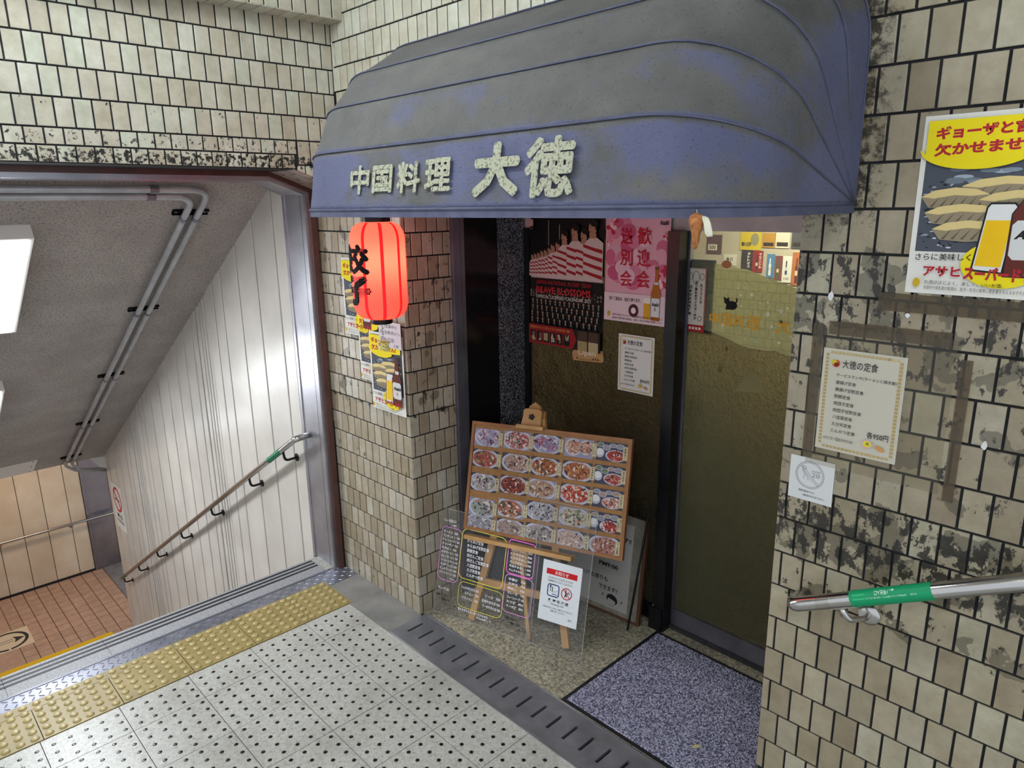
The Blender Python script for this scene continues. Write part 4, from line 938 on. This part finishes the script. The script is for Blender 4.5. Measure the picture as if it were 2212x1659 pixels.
pal = [['#9a93b0', '#b7a9c0', '#7a6f8e', '#c5bfcf', '#a0485a'], ['#b0484e', '#6d8050', '#c3a4a8', '#8b2f3c', '#d0cfc4'], ['#8f86a8', '#b0506a', '#c8c4d6', '#6e7890'], ['#c08a68', '#b06a58', '#d0b8a0'], ['#b5261c', '#7d1c16', '#c84a30'],
       ['#a03c30', '#6a3a2c', '#c0705a', '#7d8a4a'], ['#b08a7a', '#8d5c50', '#6a6a48', '#cbb6a8'], ['#a8542a', '#7a3a1c', '#d0b070', '#3c5a30'], ['#a5552c', '#7e3c20', '#c58a50'], ['#a8382c', '#c06a58', '#7d2418'],
       ['#a59a9c', '#b8aeb0', '#6d7d5c'], ['#7d2c1c', '#54180f', '#a04030'], ['#b08a70', '#c8a890', '#90664c'], ['#c0442c', '#d8c8b4', '#8d2a1c'], ['#c07a68', '#b0503c', '#d0a890'],
       ['#8d9a8a', '#a8a49a', '#b86a5c', '#3a2c4a'], ['#a85a44', '#c08068', '#3c4a30'], ['#a8a4ac', '#bcb8c0', '#1c1a22'], ['#c8b89a', '#1a1618', '#c0583c', '#5a7a48'], ['#a8261c', '#8a1c14', '#c04a38'],
       ['#8a8494', '#b0aab8', '#70806a'], ['#a08478', '#b89a8c', '#8a6c60'], ['#a89a94', '#8a7a74', '#2c2220'], ['#c0a090', '#b08a7c', '#d0b4a6'], ['#a86a58', '#c09a8c', '#7d4438']]
def soft(h, k=.32, g=(150, 142, 150)):  # greys the dish colours, painting a pale glare into the prints
    c = [int(h[i:i + 2], 16) for i in (1, 3, 5)]; return '#%02x%02x%02x' % tuple(int(c[i] * (1 - k) + g[i] * k) for i in range(3))
for r_ in range(5):
    for c_ in range(5):
        random.seed(r_ * 7 + c_ * 31 + 2)
        a0, b1 = cols[c_], rowt[c_][r_]; w_, h_ = (.150, .088); b0_ = b1 - h_
        Fp = (bp(a0, b0_, -.004), BU, BV, BN); setmeal = c_ == 4 and r_ < 4
        bgc = '#3a3848' if (setmeal or random.random() < .55) else '#8d8aa0'
        ph = MB().fbox(Fp, 0, w_, 0, h_, 0, .0015 + .0006 * (4 - r_ if r_ < 4 else 0) * .3).obj('dish_photo', C(bgc, .3), mbd)
        pr = Print(Fp, .0026); pr.STEP = .0001; pr.box = (.001, .001, w_ - .001, h_ - .001); P_ = [soft(h, .18) for h in pal[r_ * 5 + c_]]
        plates = [(.075 + random.uniform(-.01, .01), .044, .084, .050, 1)] if not setmeal else [(.098, .028, .050, .027, 1), (.022, .074, .018, .011, 0), (.052, .062, .020, .013, 0), (.083, .074, .018, .010, 0), (.118, .072, .022, .012, 0), (.020, .036, .022, .022, 2)]
        if r_ == 0 and c_ == 3: plates = [(.046, .046, .043, .041, 1), (.112, .050, .035, .035, 1)]
        for (ca, cb_, ra, rb, kd) in plates:
            pr.L = 0; pr.ell(ca, cb_, ra, rb, '#c9c8d2', 24); pr.up(); pr.ell(ca, cb_, ra * .93, rb * .93, '#aeacbe', 24); pr.up()
            if kd == 2: pr.ell(ca, cb_ + .004, ra * .8, rb * .7, '#d6d4d6', 18); continue
            pr.ell(ca, cb_, ra * .82, rb * .80, P_[0] if kd else random.choice(['#8a8a92', '#6a7a60', '#a08a7a']), 24)
            if kd:
                for q in range(95):
                    t_, s2 = random.random() * 6.28, math.sqrt(random.random()) * .76
                    pr.L = 3 + q % 9; sz = random.uniform(.003, .010)
                    pr.ell(ca + ra * s2 * math.cos(t_), cb_ + rb * s2 * math.sin(t_), sz * random.uniform(.7, 1.8), sz * .55, random.choice(P_ + P_[:2] + ['#d8d0cc', '#4a3430', P_[-1]]), 7, random.random() * 3)
        pr.obj(ph)
        lw_, lh_ = .026, .064; la = a0 + w_ - .008 if c_ < 4 else a0 + w_ - .018; lb = b1 - .012 - lh_
        Fl = (bp(la, lb, -.0005), BU, BV, BN); tg = MB().fbox(Fl, 0, lw_, 0, lh_, 0, .0015).obj('name_tag', C('#cdbf9d', .6), mbd)
        pr = Print(Fl, .0018); pr.rrect(.002, .002, lw_ - .002, lh_ - .002, .003, .0012, '#2a2118')
        tx = names[r_][c_]
        if len(tx) > 6: pr.vtext(tx[:4], .0135, .010, .0215, lh_ - .006, '#1c1714', .02); pr.vtext(tx[4:], .0045, .008, .0125, lh_ - .018, '#1c1714', .02)
        else: pr.vtext(tx, .0075, .006, .0185, lh_ - .006, '#1c1714', .02)
        pr.obj(tg)
# clear acrylic sheets with marker writing
U2 = V3(.9627, .2704, 0); t14 = math.radians(14); bk2 = V3(-.2704, .9627, 0)
AF = frame((.75, .069, .005), U2, V3(0, 0, 1) * math.cos(t14) + bk2 * math.sin(t14))
ac = MB().fbox(AF, .0, .575, 0, .545, -.0015, .0015).obj('acrylic_sheet', M['acrylic'], label='clear acrylic sheet with handwritten menu in coloured marker before the easel', cat='acrylic sheet')
MB().fbox(AF, 0, .575, .5445, .5465, -.0016, .0016).fbox(AF, -.0008, .0008, 0, .545, -.0016, .0016).fbox(AF, .574, .576, 0, .545, -.0016, .0016).fbox(AF, 0, .575, -.0005, .0012, -.0016, .0016).obj('polished_edge', M['acr_edge'], ac)
W = C('#ece9ee', .6); PK = C('#e79ad8', .6); PK2 = C('#f36fd0', .6); YL = C('#d8d34a', .6); BKT = C('#1f1c20', .6)
pr = Print(AF, .0018)
pr.text('メニューを見たなら', .002, .478, .085, .494, W, .02); pr.text('入店!!', .055, .460, .088, .472, W, .02)
pr.rrect(-.012 + .014, .175, .128, .452, .03, .0035, PK)
for q, tx in enumerate(('ラーメン  650', 'ワンタンメン  750', 'チャーシューメン 850', 'チャンポン  750', '天津メン  750', 'みそラーメン  750', 'カレーラーメン 750', 'チャーシューワンタンメン 950', 'マーボーラーメン 850', 'キムチラーメン 850', 'ジャージャーメン 750')):
    b_ = .420 - .0215 * q; pr.text(tx, .012, b_, .012 + min(.104, .0078 * len(tx) + .02), b_ + .0145, W, .022)
pr.text('ワカメー', .08, .183, .116, .194, W, .02); pr.text('ギョーザ 350', .016, .122, .082, .140, W, .02)
pr.text('AM11:30〜', .004, .088, .085, .103, BKT, .006); pr.text('〜 PM2:00', .02, .068, .095, .082, BKT, .006); pr.text('(ラスト1:45)', .055, .046, .135, .060, BKT, .006)
pr.rrect(.130, .212, .392, .468, .03, .0042, YL); pr.text('大徳の定食', .190, .470, .292, .488, BKT, .006)
for q, tx in enumerate(('サービスランチ(ラーメンと焼き飯)', 'からあげ定食', 'からあげ甘酢定食', '酢豚定食', '肉だんご定食', '肉だんご甘酢定食', '八宝菜定食', 'えび天定食', 'とんかつ定食')):
    b_ = .425 - .0247 * q; pr.text(tx, .160 + .0025 * q, b_, .160 + .0025 * q + min(.205, .0165 * len(tx)), b_ + .019, W, .024)
pr.rrect(.142, .066, .404, .196, .03, .0032, YL)
for tx, a_, b_, a1_ in (('あんかけ焼きそば 950', .156, .160, .262), ('タイメン   750', .180, .135, .262), ('フライメン   750', .166, .108, .262), ('ソース   750', .300, .150, .390), ('五目やきそば 950', .285, .124, .392), ('マーボやきそば 850', .290, .098, .396)): pr.text(tx, a_, b_, a1_, b_ + .015, W, .022)
pr.text('疲れすぎたら少し早く終わるかも', .148, .045, .330, .060, W, .022); pr.text('それは許して', .262, .030, .352, .042, W, .022)
pr.rrect(.405, .305, .555, .472, .02, .0050, PK2)
for q, tx in enumerate(('焼めし   750', '五目やきめし 950', 'とりやきめし 950', 'エビやきめし 950', 'カニやきめし 1,000', '牛肉やきめし 1,000', 'キムチやきめし 1,000')): pr.text(tx, .420, .438 - .0205 * q, .540, .452 - .0205 * q, W, .022)
pr.rrect(.406, .112, .562, .300, .025, .0035, PK)
for q, tx in enumerate(('中華丼   750', '天津飯   750', '肉めし   750', 'カレー丼   750', 'ジャージャー丼 750', 'カツ丼   850', 'マーボ丼   850')): pr.text(tx, .425, .270 - .0222 * q, .520, .284 - .0222 * q, W, .022)
pr.text('PM5:00〜', .425, .078, .495, .093, BKT, .006); pr.text('PM11:00', .458, .056, .515, .070, BKT, .006); pr.text('(ラストオーダーPM10:00頃)', .430, .034, .556, .048, BKT, .006)
pr.obj(ac, 'marker_writing')
AF2 = (AF[0] + AF[3] * .006, AF[1], AF[2], AF[3])
ac2 = MB().fbox(AF2, .556, .852, 0, .70, -.0015, .0015).obj('acrylic_sheet', M['acrylic'], label='clear acrylic sheet holding the smoking notice, right of the written menu sheet', cat='acrylic sheet')
MB().fbox(AF2, .555, .557, 0, .70, -.0016, .0016).fbox(AF2, .851, .853, 0, .70, -.0016, .0016).fbox(AF2, .556, .852, .6995, .7015, -.0016, .0016).fbox(AF2, .556, .852, -.0005, .0012, -.0016, .0016).obj('polished_edge', M['acr_edge'], ac2)
NFm = (AF2[0] + AF[1] * .606 + AF[2] * .133 + AF[3] * .0022, AF[1], AF[2], AF[3])
nt = MB().fbox(NFm, 0, .205, 0, .288, -.0004, .0003).obj('smoking_notice', C('#dfe3e6', .6), label='white smoking area notice with red heading on the acrylic sheet', cat='notice')
pr = Print(NFm, .0006); kk = '#1b1b1e'
pr.rect(.022, .224, .183, .251, '#c4161c'); pr.up(); pr.text('お知らせ', .068, .228, .138, .247, '#eeeeee', .008); pr.L = 0
pr.text('2020年4月1日以降も引き続き', .034, .204, .165, .215, '#3a3a40'); pr.text('全席喫煙可とさせていただきます。', .034, .189, .165, .200, kk, .008)
pr.rrect(.038, .122, .096, .178, .010, .005, '#1b2f6e'); pr.rect(.050, .145, .053, .168, kk); pr.rect(.060, .142, .064, .168, kk); pr.ell(.0515, .168, .004, .007, kk, 10); pr.rect(.062, .131, .088, .134, kk); pr.line([(.070, .140), (.075, .148), (.083, .146), (.088, .154)], .0016, kk)
pr.ring(.137, .150, .026, .026, .0045, '#b5181c'); pr.ell(.133, .166, .0035, .0035, kk, 10); pr.line([(.133, .162), (.133, .148), (.128, .134)], .005, kk); pr.line([(.133, .148), (.139, .135)], .004, kk); pr.line([(.133, .158), (.142, .152)], .003, kk); pr.up(); pr.line([(.119, .168), (.155, .132)], .0038, '#b5181c'); pr.L = 0
for k in range(3): pr.ring(.147, .152 + .004 * k, .005, .003, .001, kk)
pr.text('喫 煙 可 能 店', .047, .094, .152, .110, kk, .03); pr.text('Smoking area', .062, .080, .130, .090, kk, .004); pr.text('未成年の方のご入店はご遠慮くださいますよう、', .022, .062, .178, .071, '#3a3a40'); pr.text('お願い申し上げます。', .062, .049, .138, .058, '#3a3a40'); pr.text('店主', .158, .026, .178, .036, '#3a3a40'); pr.obj(nt)
# white signboard leaning on the door
t7 = math.radians(7); U3 = V3(1, .09, 0).normalized(); b3 = V3(-U3.y, U3.x, 0)
SF = frame((1.15, .655, .010), U3, V3(0, 0, 1) * math.cos(t7) + b3 * math.sin(t7))
SF = (SF[0] + V3(0, 0, 0), SF[1], SF[2], SF[3])
sb = empty('sign_board', (1.36, .69, .004), 'worn white takeaway signboard leaning on the left door behind the easel', 'signboard')
MB().fbox(SF, -.08, .440, 0, .545, -.008, 0).obj('panel', var('peeling_board', '#6f6a60', '#8d877a', 18, .8), sb)
MB().fbox(SF, .438, .455, 0, .545, -.016, .002).fbox(SF, -.08, .44, 0, .012, -.012, .002).obj('frame_rail', C('#5a3c28', .6), sb)
MB().fbox(SF, -.05, .382, .035, .502, 0, .0008).obj('paper', C('#a9a7a2', .75), sb)
pr = Print(SF, .0012); pr.text('ます!!', .300, .404, .372, .430, BKT, .03); pr.text('PM2:00', .20, .335, .318, .358, BKT, .03); pr.text('PM9:00', .195, .246, .310, .270, BKT, .03); pr.text('お持ち帰りも', .094, .166, .256, .194, BKT, .02); pr.text('できます!!', .205, .122, .318, .148, BKT, .02)
pr.ell(.290, .084, .034, .026, BKT, 20, -.3); pr.up(); pr.ell(.288, .074, .024, .017, C('#a9a7a2', .75), 18, -.3); pr.up(); pr.line([(.276, .078), (.282, .076)], .002, BKT); pr.line([(.294, .072), (.300, .070)], .002, BKT); pr.poly([(.268, .088), (.310, .078), (.305, .090), (.28, .096)], BKT); pr.line([(.270, .055), (.285, .050), (.305, .052)], .002, BKT)
pr.text('♪', .225, .088, .240, .106, BKT); pr.text('♪', .340, .078, .354, .096, BKT); pr.obj(sb, 'writing')
MB().tube([(1.578, .640, .006), (1.622, .735, .66)], .0055, 8).obj('black_rod', M['black_m'], label='thin black rod leaning against the dark door post', cat='rod')
# doormat
mt = empty('doormat', (2.1, .37, .004), 'grey violet pile doormat with black rubber border in the recess', 'doormat')
MB().box(1.685, 2.56, .030, .735, .0042, .0075).obj('border', M['rubber'], mt)
nx, ny = 230, 190; g = MB(); random.seed(11)
for i in range(nx + 1):
    for j in range(ny + 1):
        e = i in (0, nx) or j in (0, ny)
        g.v.append((1.703 + .840 * i / nx + random.uniform(-.0012, .0012), .046 + .672 * j / ny + random.uniform(-.0012, .0012), .0076 if e else .011 + random.uniform(-.003, .0035)))
g.f += ([(i * (ny + 1) + j, (i + 1) * (ny + 1) + j, (i + 1) * (ny + 1) + j + 1, i * (ny + 1) + j + 1) for i in range(nx) for j in range(ny)]); g.mi = [0] * len(g.f)
g.obj('pile', M['mat'], mt, kind='stuff')
lf = MB(); lp = [(.016 * math.cos(t_) * (1 if math.cos(t_) > 0 else 1.25), .008 * math.sin(t_)) for t_ in [i * 2 * math.pi / 14 for i in range(14)]]
LFm = frame((2.245, .192, .0165), (.5, .85, .05), (-.8, .5, .12)); lf.prism(lp, LFm, -.0003, .0003).obj('leaf', C('#b3ad7c', .6), label='small dry yellowish leaf lying on the doormat', cat='leaf')
# food sample ornament under the awning
fo = empty('food_charm', (2.618, -.60, 1.97), 'fried chicken drumstick charm with white ribbon hanging under the awning', 'charm')
random.seed(9); fc = MB(); pr_ = [(.003, -.035), (.006, -.03), (.0068, -.018), (.008, -.005), (.0125, .008), (.0150, .02), (.0135, .03), (.006, .036)]
fc.lathe((2.618, -.60, 2.003), pr_, 14); fc.v = [(x + random.uniform(-.0016, .0016), y + random.uniform(-.0016, .0016), z + random.uniform(-.0014, .0014)) for x, y, z in fc.v]
fc.obj('drumstick', var('fried_batter', '#8a5228', '#b27440', 120, .7, 0, (140, .6)), fo, True)
rb = MB()
for k in range(5): rb.tube([(2.630 + .003 * k, -.60 + .002 * (k % 3), 2.034 - .001 * k), (2.638 + .003 * k, -.602, 2.02), (2.641 + .0035 * k, -.60, 2.0 - .002 * (k % 2)), (2.647 + .002 * k, -.6, 1.993)], .0022, 5)
rb.obj('ribbon', C('#dcd9c4', .6), fo, True)
MB().tube([(2.62, -.60, 2.03), (2.60, -.572, 2.05)], .0008, 5).obj('string', C('#dcd9c4', .6), fo)

# =================================================================== PAPERS ON THE TILED WALLS
PY = -.0022
def gyoza(F, W_, H_, name, label):
    s_ = MB().fbox(F, 0, W_, 0, H_, -.0006, 0).obj(name, C('#dcdad2', .6), label=label, cat='poster')
    pr = Print(F, .0003); a = lambda u: u * W_; b = lambda v: v * H_
    R_, Y_, K_ = '#a8202c', '#e3cf12', '#17161a'
    pr.rect(a(.04), b(.245), a(.96), b(.97), '#4a4e58'); pr.up()
    random.seed(21)
    for k in range(60): pr.rect(a(random.uniform(.045, .30)), b(random.uniform(.25, .66)), a(random.uniform(.045, .30)) , b(.25), '#4a4e58') if False else pr.ell(a(random.uniform(.06, .34)), b(random.uniform(.265, .64)), a(random.uniform(.008, .02)), b(random.uniform(.003, .007)), random.choice(['#8f9aa8', '#c3ccd4', '#2c3038', '#1c1e24']), 7)
    for k in range(16): pr.ell(a(random.uniform(.12, .88)), b(random.uniform(.63, .72)), a(.07), b(.012), random.choice(['#7d8894', '#9aa6b0', '#69737e']), 12)
    pr.up()
    for k, (u, v, ru) in enumerate(((.62, .60, .30), (.28, .545, .24), (.70, .525, .25), (.34, .455, .26), (.40, .365, .25), (.80, .44, .2))):
        pr.L = 2 + k * 3; ru = min(ru, .95 - u)
        pr.poly([(a(u - ru), b(v + .01)), (a(u - ru * .6), b(v + .045)), (a(u), b(v + .06)), (a(u + ru * .6), b(v + .05)), (a(u + ru), b(v + .02)), (a(u + ru * .9), b(v - .045)), (a(u), b(v - .06)), (a(u - ru * .75), b(v - .05))], '#8d8068'); pr.up()
        pr.poly([(a(u - ru), b(v + .01)), (a(u - ru * .6), b(v + .045)), (a(u), b(v + .06)), (a(u + ru * .6), b(v + .05)), (a(u + ru), b(v + .02)), (a(u + ru * .5), b(v + .012)), (a(u), b(v + .018)), (a(u - ru * .6), b(v))], '#d3bd82'); pr.up()
        for q in range(6): pr.poly([(a(u - ru * .7 + ru * .27 * q), b(v - .045)), (a(u - ru * .62 + ru * .27 * q), b(v - .048)), (a(u - ru * .42 + ru * .27 * q), b(v + .012))], '#5f5648')
    pr.L = 22
    n = 24; pts = [(a(.04), b(.97)), (a(.96), b(.97)), (a(.96), b(.78))] + [(a(.40 + .40 * math.cos(t_)), b(.815 - .115 * math.sin(t_))) for t_ in [i * math.pi / n for i in range(3, n + 1)]] + [(a(.04), b(.78))]
    pr.poly(pts[:3] + [(a(.70), b(.765))] + pts[5:-1] + [(a(.04), b(.72 + .07))], Y_)
    pr.ell(a(.66), b(.185), a(.27), b(.13), Y_, 28); pr.up()
    pr.text('ギョーザと言えば', a(.10), b(.865), a(.94), b(.935), R_, .05, skew=.03); pr.text('欠かせません!', a(.10), b(.775), a(.84), b(.845), R_, .045, skew=.03)
    # glass and bottle
    pr.L = 24; pr.poly([(a(.46), b(.145)), (a(.68), b(.135)), (a(.725), b(.50)), (a(.70), b(.52)), (a(.54), b(.52)), (a(.515), b(.495))], K_); pr.up(); pr.poly([(a(.475), b(.155)), (a(.67), b(.145)), (a(.712), b(.497)), (a(.695), b(.510)), (a(.545), b(.510)), (a(.527), b(.49))], '#d6d6d4'); pr.up(); pr.poly([(a(.487), b(.175)), (a(.662), b(.172)), (a(.695), b(.425)), (a(.525), b(.425))], '#e2b50e')
    pr.L = 27; bt = [(.68, .12), (.95, .12), (.955, .46), (.90, .58), (.885, .74), (.795, .74), (.78, .58), (.685, .46)]
    pr.poly([(a(u), b(v)) for u, v in bt], K_); pr.up(); pr.poly([(a(.82 + (u - .82) * .93), b(.43 + (v - .43) * .985)) for u, v in bt], '#5a241c'); pr.up()
    pr.poly([(a(.70), b(.24)), (a(.73), b(.215)), (a(.91), b(.215)), (a(.94), b(.24)), (a(.94), b(.40)), (a(.91), b(.425)), (a(.73), b(.425)), (a(.70), b(.40))], '#c9cac8'); pr.poly([(a(.79), b(.53)), (a(.89), b(.53)), (a(.895), b(.57)), (a(.785), b(.57))], '#c9cac8'); pr.up(); pr.text('Asahi', a(.72), b(.325), a(.925), b(.372), K_, .05, slant=.3); pr.text('生', a(.80), b(.265), a(.85), b(.30), '#b02028', .03)
    pr.text('さらに美味しく', a(.06), b(.195), a(.46), b(.235), K_, .01, skew=.02)
    pr.text('アサヒ', a(.13), b(.105), a(.40), b(.165), R_, .04); pr.text('スーパードライ', a(.42), b(.095), a(.96), b(.17), R_, .05)
    pr.ell(a(.09), b(.065), a(.028), b(.028), '#c2a024', 12); pr.text('お酒はほどよく、楽しく、いいお酒。', a(.15), b(.06), a(.70), b(.082), '#2a2a2c'); pr.text('妊娠中や授乳期の飲酒は、胎児・乳児の発育に悪影響を与えるおそれがあります。', a(.15), b(.028), a(.95), b(.050), '#2a2a2c')
    pr.obj(s_); return s_
gyoza(FY(2.843, PY, 1.840), .290, .406, 'beer_poster', 'large yellow gyoza and beer poster on right tiled wall')
set_menu(FY(2.662, PY, 1.394), .208, .283, 'menu_sheet', 'white set meal price list in a clear sleeve on right tiled wall')
MB().box(2.640, 2.975, -.0046, -.0040, 1.345, 1.735).obj('plastic_sleeve', M['sleeve'], label='crinkled clear plastic sleeve over the price list on right tiled wall', cat='plastic sleeve')
F = FY(2.598, PY, 1.229); W_ = .125
sp = MB().fbox(F, 0, .125, 0, .128, -.0006, 0).obj('age_notice', C('#cfd0d0', .6), label='small white pencil drawn under 20 notice below the price list', cat='notice')
pr = Print(F, .0003); gk = '#7a7a7e'; pr.ring(.058, .078, .040, .040, .0014, gk); pr.ring(.058, .078, .036, .036, .0012, gk); pr.line([(.034, .104), (.086, .052)], .0012, gk); pr.line([(.030, .100), (.082, .048)], .0012, gk)
pr.text('UNDER', .062, .088, .088, .094, gk); pr.text('20', .064, .074, .086, .086, gk); pr.line([(.036, .090), (.044, .080), (.040, .062), (.048, .078), (.056, .062)], .0016, gk); pr.ring(.042, .097, .005, .005, .0012, gk)
pr.text('喫煙可能店のため', .030, .024, .075, .031, '#2a2a2c'); pr.text('20歳未満の方は入店できません。', .042, .012, .105, .019, '#2a2a2c'); pr.obj(sp)
# tape scraps on the right wall
random.seed(33)
for x, z, w, h, c in ((2.657, 1.80, .018, .03, '#d6d8da'), (2.848, 1.775, .016, .014, '#d8d8d6'), (3.048, 1.475, .018, .034, '#d2d2d0')):
    pts = [(w * (.5 + .5 * random.uniform(.55, 1) * math.cos(t_)), h * (.5 + .5 * random.uniform(.55, 1) * math.sin(t_))) for t_ in [i * 2 * math.pi / 9 for i in range(9)]]
    MB().prism(pts, FY(x, PY, z), -.0004, .0004).obj('paper_scrap', C(c, .7), label={2.657: 'torn white paper scrap stuck by the left edge of right tiled wall', 2.848: 'tiny white paper scrap stuck below the big beer poster', 3.048: 'white paper scrap stuck near the right frame edge'}[x], cat='paper scrap', group='torn paper scraps on right wall')
M['tape'] = clearmat('yellowed_tape', .80, (.74, .68, .58), .25, (.22, .19, .15))
for k, (x0, x1, z0, z1, lab) in enumerate(((2.785, 3.20, 1.79, 1.835, 'wide grey tape strip along the bottom of the big beer poster'), (2.628, 2.656, 1.36, 1.74, 'brown tape strip left of the sleeved price list'), (2.67, 2.96, 1.715, 1.75, 'brown tape strip above the sleeved price list'), (2.985, 3.01, 1.33, 1.69, 'pale tape strip right of the sleeved price list'))):
    MB().box(x0, x1, PY - .0012, PY - .0006, z0, z1).obj('tape_strip', M['tape'], label=lab, cat='tape', group='old tape on right wall')
# posters on the pillar
gyoza(FY(.198, PY, 1.425), .270, .39, 'beer_poster', 'faded gyoza and beer poster on the pillar half hidden by the lantern')
gyoza(FY(.318, PY - .0012, 1.203), .27, .375, 'beer_poster', 'gyoza and beer poster on the pillar overlapped by the nearer one')
gyoza(FY(.434, PY - .0130, 1.072), .284, .395, 'beer_poster', 'gyoza and beer poster at the pillar corner below the lantern')
F = FY(.540, PY - .0240, 1.406); nt2 = MB().fbox(F, 0, .182, 0, .125, -.0004, 0).obj('hours_note', C('#cdc6cc', .7), label='handwritten opening hours note on the pillar under the lantern', cat='notice')
pr = Print(F, .0003); pr.text('(営業中!!)', .05, .092, .15, .112, '#3a3438', .004); pr.text('月〜金(夜2時より)', .01, .062, .172, .082, '#3a3438', .004); pr.text('18:00〜22:00', .012, .028, .125, .048, '#3a3438', .004); pr.text('大徳', .120, .006, .160, .020, '#3a3438', .004); pr.obj(nt2)
# ---- handrails
def elbow(pts, r, n=7): return bend(pts, r, n)
hr = empty('handrail', (2.9, -.04, .97), 'polished steel handrail with green sleeve rising along right tiled wall', 'handrail')
d_ = V3(.518, 0, .283).normalized(); p0 = V3(2.672, -.085, .938); p1 = p0 + d_ * 1.3
MB().tube(elbow([V3(2.676, -.003, .940), p0 - d_ * .003, p1], .045), .0212, 18).obj('rail', M['chrome'], hr, True)
MB().tube([p0 + d_ * .185, p0 + d_ * .395], .0222, 20).obj('sleeve', C('#0d8a5a', .4), hr, 40)
MB().tube([p0 + d_ * .085, p0 + d_ * .125], .0217, 18).obj('clear_tape', M['sleeve'], hr, 40)
q0 = p0 + d_ * .155
MB().tube(bend([q0 + V3(0, 0, -.022), q0 + V3(.02, .004, -.055), V3(q0.x + .045, -.03, q0.z - .062), V3(q0.x + .045, -.001, q0.z - .062)], .02), .0085, 10).obj('bracket', M['chrome'], hr, True)
MB().lathe((q0.x + .045, -.0005, q0.z - .062), [(.030, 0), (.030, .004), (.024, .009), (.012, .011)], 22, (0, -1, 0)).obj('flange', M['chrome'], hr, 40)
MB().bar(q0 - d_ * .03 + V3(0, 0, -.0215), q0 + d_ * .045 + V3(0, 0, -.0215), .018, .005).obj('saddle', M['chrome'], hr)
# sleeve print, wrapped round the tube
e1 = V3(0, -1, 0); e2 = d_.cross(e1).normalized(); e2 = e2 if e2.z > 0 else -e2
pr = Print(FY(0, 0, 0)); pr.warp = lambda a, b, h: p0 + d_ * (.185 + a) + (e1 * math.cos(.75 + b / .0222) + e2 * math.sin(.75 + b / .0222)) * (.0224 + h)
pr.rect(.010, -.014, .042, .0, '#2fae6c'); pr.text('1号出入口', .105, .006, .070, -.0005 + .0085 - .015, '#d8ece0', .01); pr.text('←', .122, .0005, .108, .0075, '#e6f4ec', .02); pr.text('音声案内はこちらの番号です、大切に使いましょう', .150, -.010, .045, -.0145, '#cfe6da'); pr.text('0120', .175, -.010, .160, -.0142, '#cfe6da'); pr.obj(hr, 'sleeve_print')
hl = empty('handrail', (-2.5, -.06, -.5), 'long polished steel handrail with green sleeve down the white panel wall', 'handrail')
a0 = V3(-.246, -.15, .753); dd = V3(-4.596, 0, -2.730).normalized(); a1 = V3(-4.77, -.15, a0.z - (4.77 - .246) * .594)
MB().tube(bend([V3(-.195, -.0645, .790), V3(-.195, -.150, .783), a0, a1], .05), .0185, 16).obj('rail', M['chrome'], hl, True)
MB().tube([a0 + dd * .17, a0 + dd * .38], .0195, 16).obj('sleeve', C('#0f6b48', .4), hl, 40)
MB().tube([a1 - dd * .30, a1 - dd * .12], .0195, 16).obj('sleeve', C('#0f6b48', .4), hl, 40)
for xk in (-.37, -.91, -1.68, -2.46, -3.24, -3.96, -4.64):
    z = a0.z - (-.246 - xk) * .594
    MB().tube(bend([V3(xk, -.150, z - .015), V3(xk, -.142, z - .075), V3(xk, -.062, z - .072)], .03), .008, 8).lathe((xk, -.0645, z - .072), [(.024, 0), (.024, .006)], 14, (0, -1, 0)).obj('bracket', M['black_m'], hl)
# no-smoking sign on the panel wall
F = FY(-4.93, -.0665, -1.352); ns_ = MB().fbox(F, 0, .385, 0, .532, -.0015, 0).obj('no_smoking_sign', C('#dcdedd', .5), label='white no smoking sign at the far end of the panel wall', cat='sign')
pr = Print(F, .0006); pr.ring(.19, .355, .13, .13, .030, '#c8322c', 32); pr.rect(.10, .34, .26, .358, '#1f1f22'); pr.line([(.25, .375), (.23, .40), (.26, .42), (.24, .445)], .006, '#4a4a4e'); pr.up(); pr.line([(.10, .445), (.28, .265)], .028, '#c8322c'); pr.text('禁 煙', .10, .135, .29, .185, '#1f1f22', .02); pr.text('NO SMOKING', .08, .08, .31, .11, '#3a3a3e'); pr.obj(ns_)
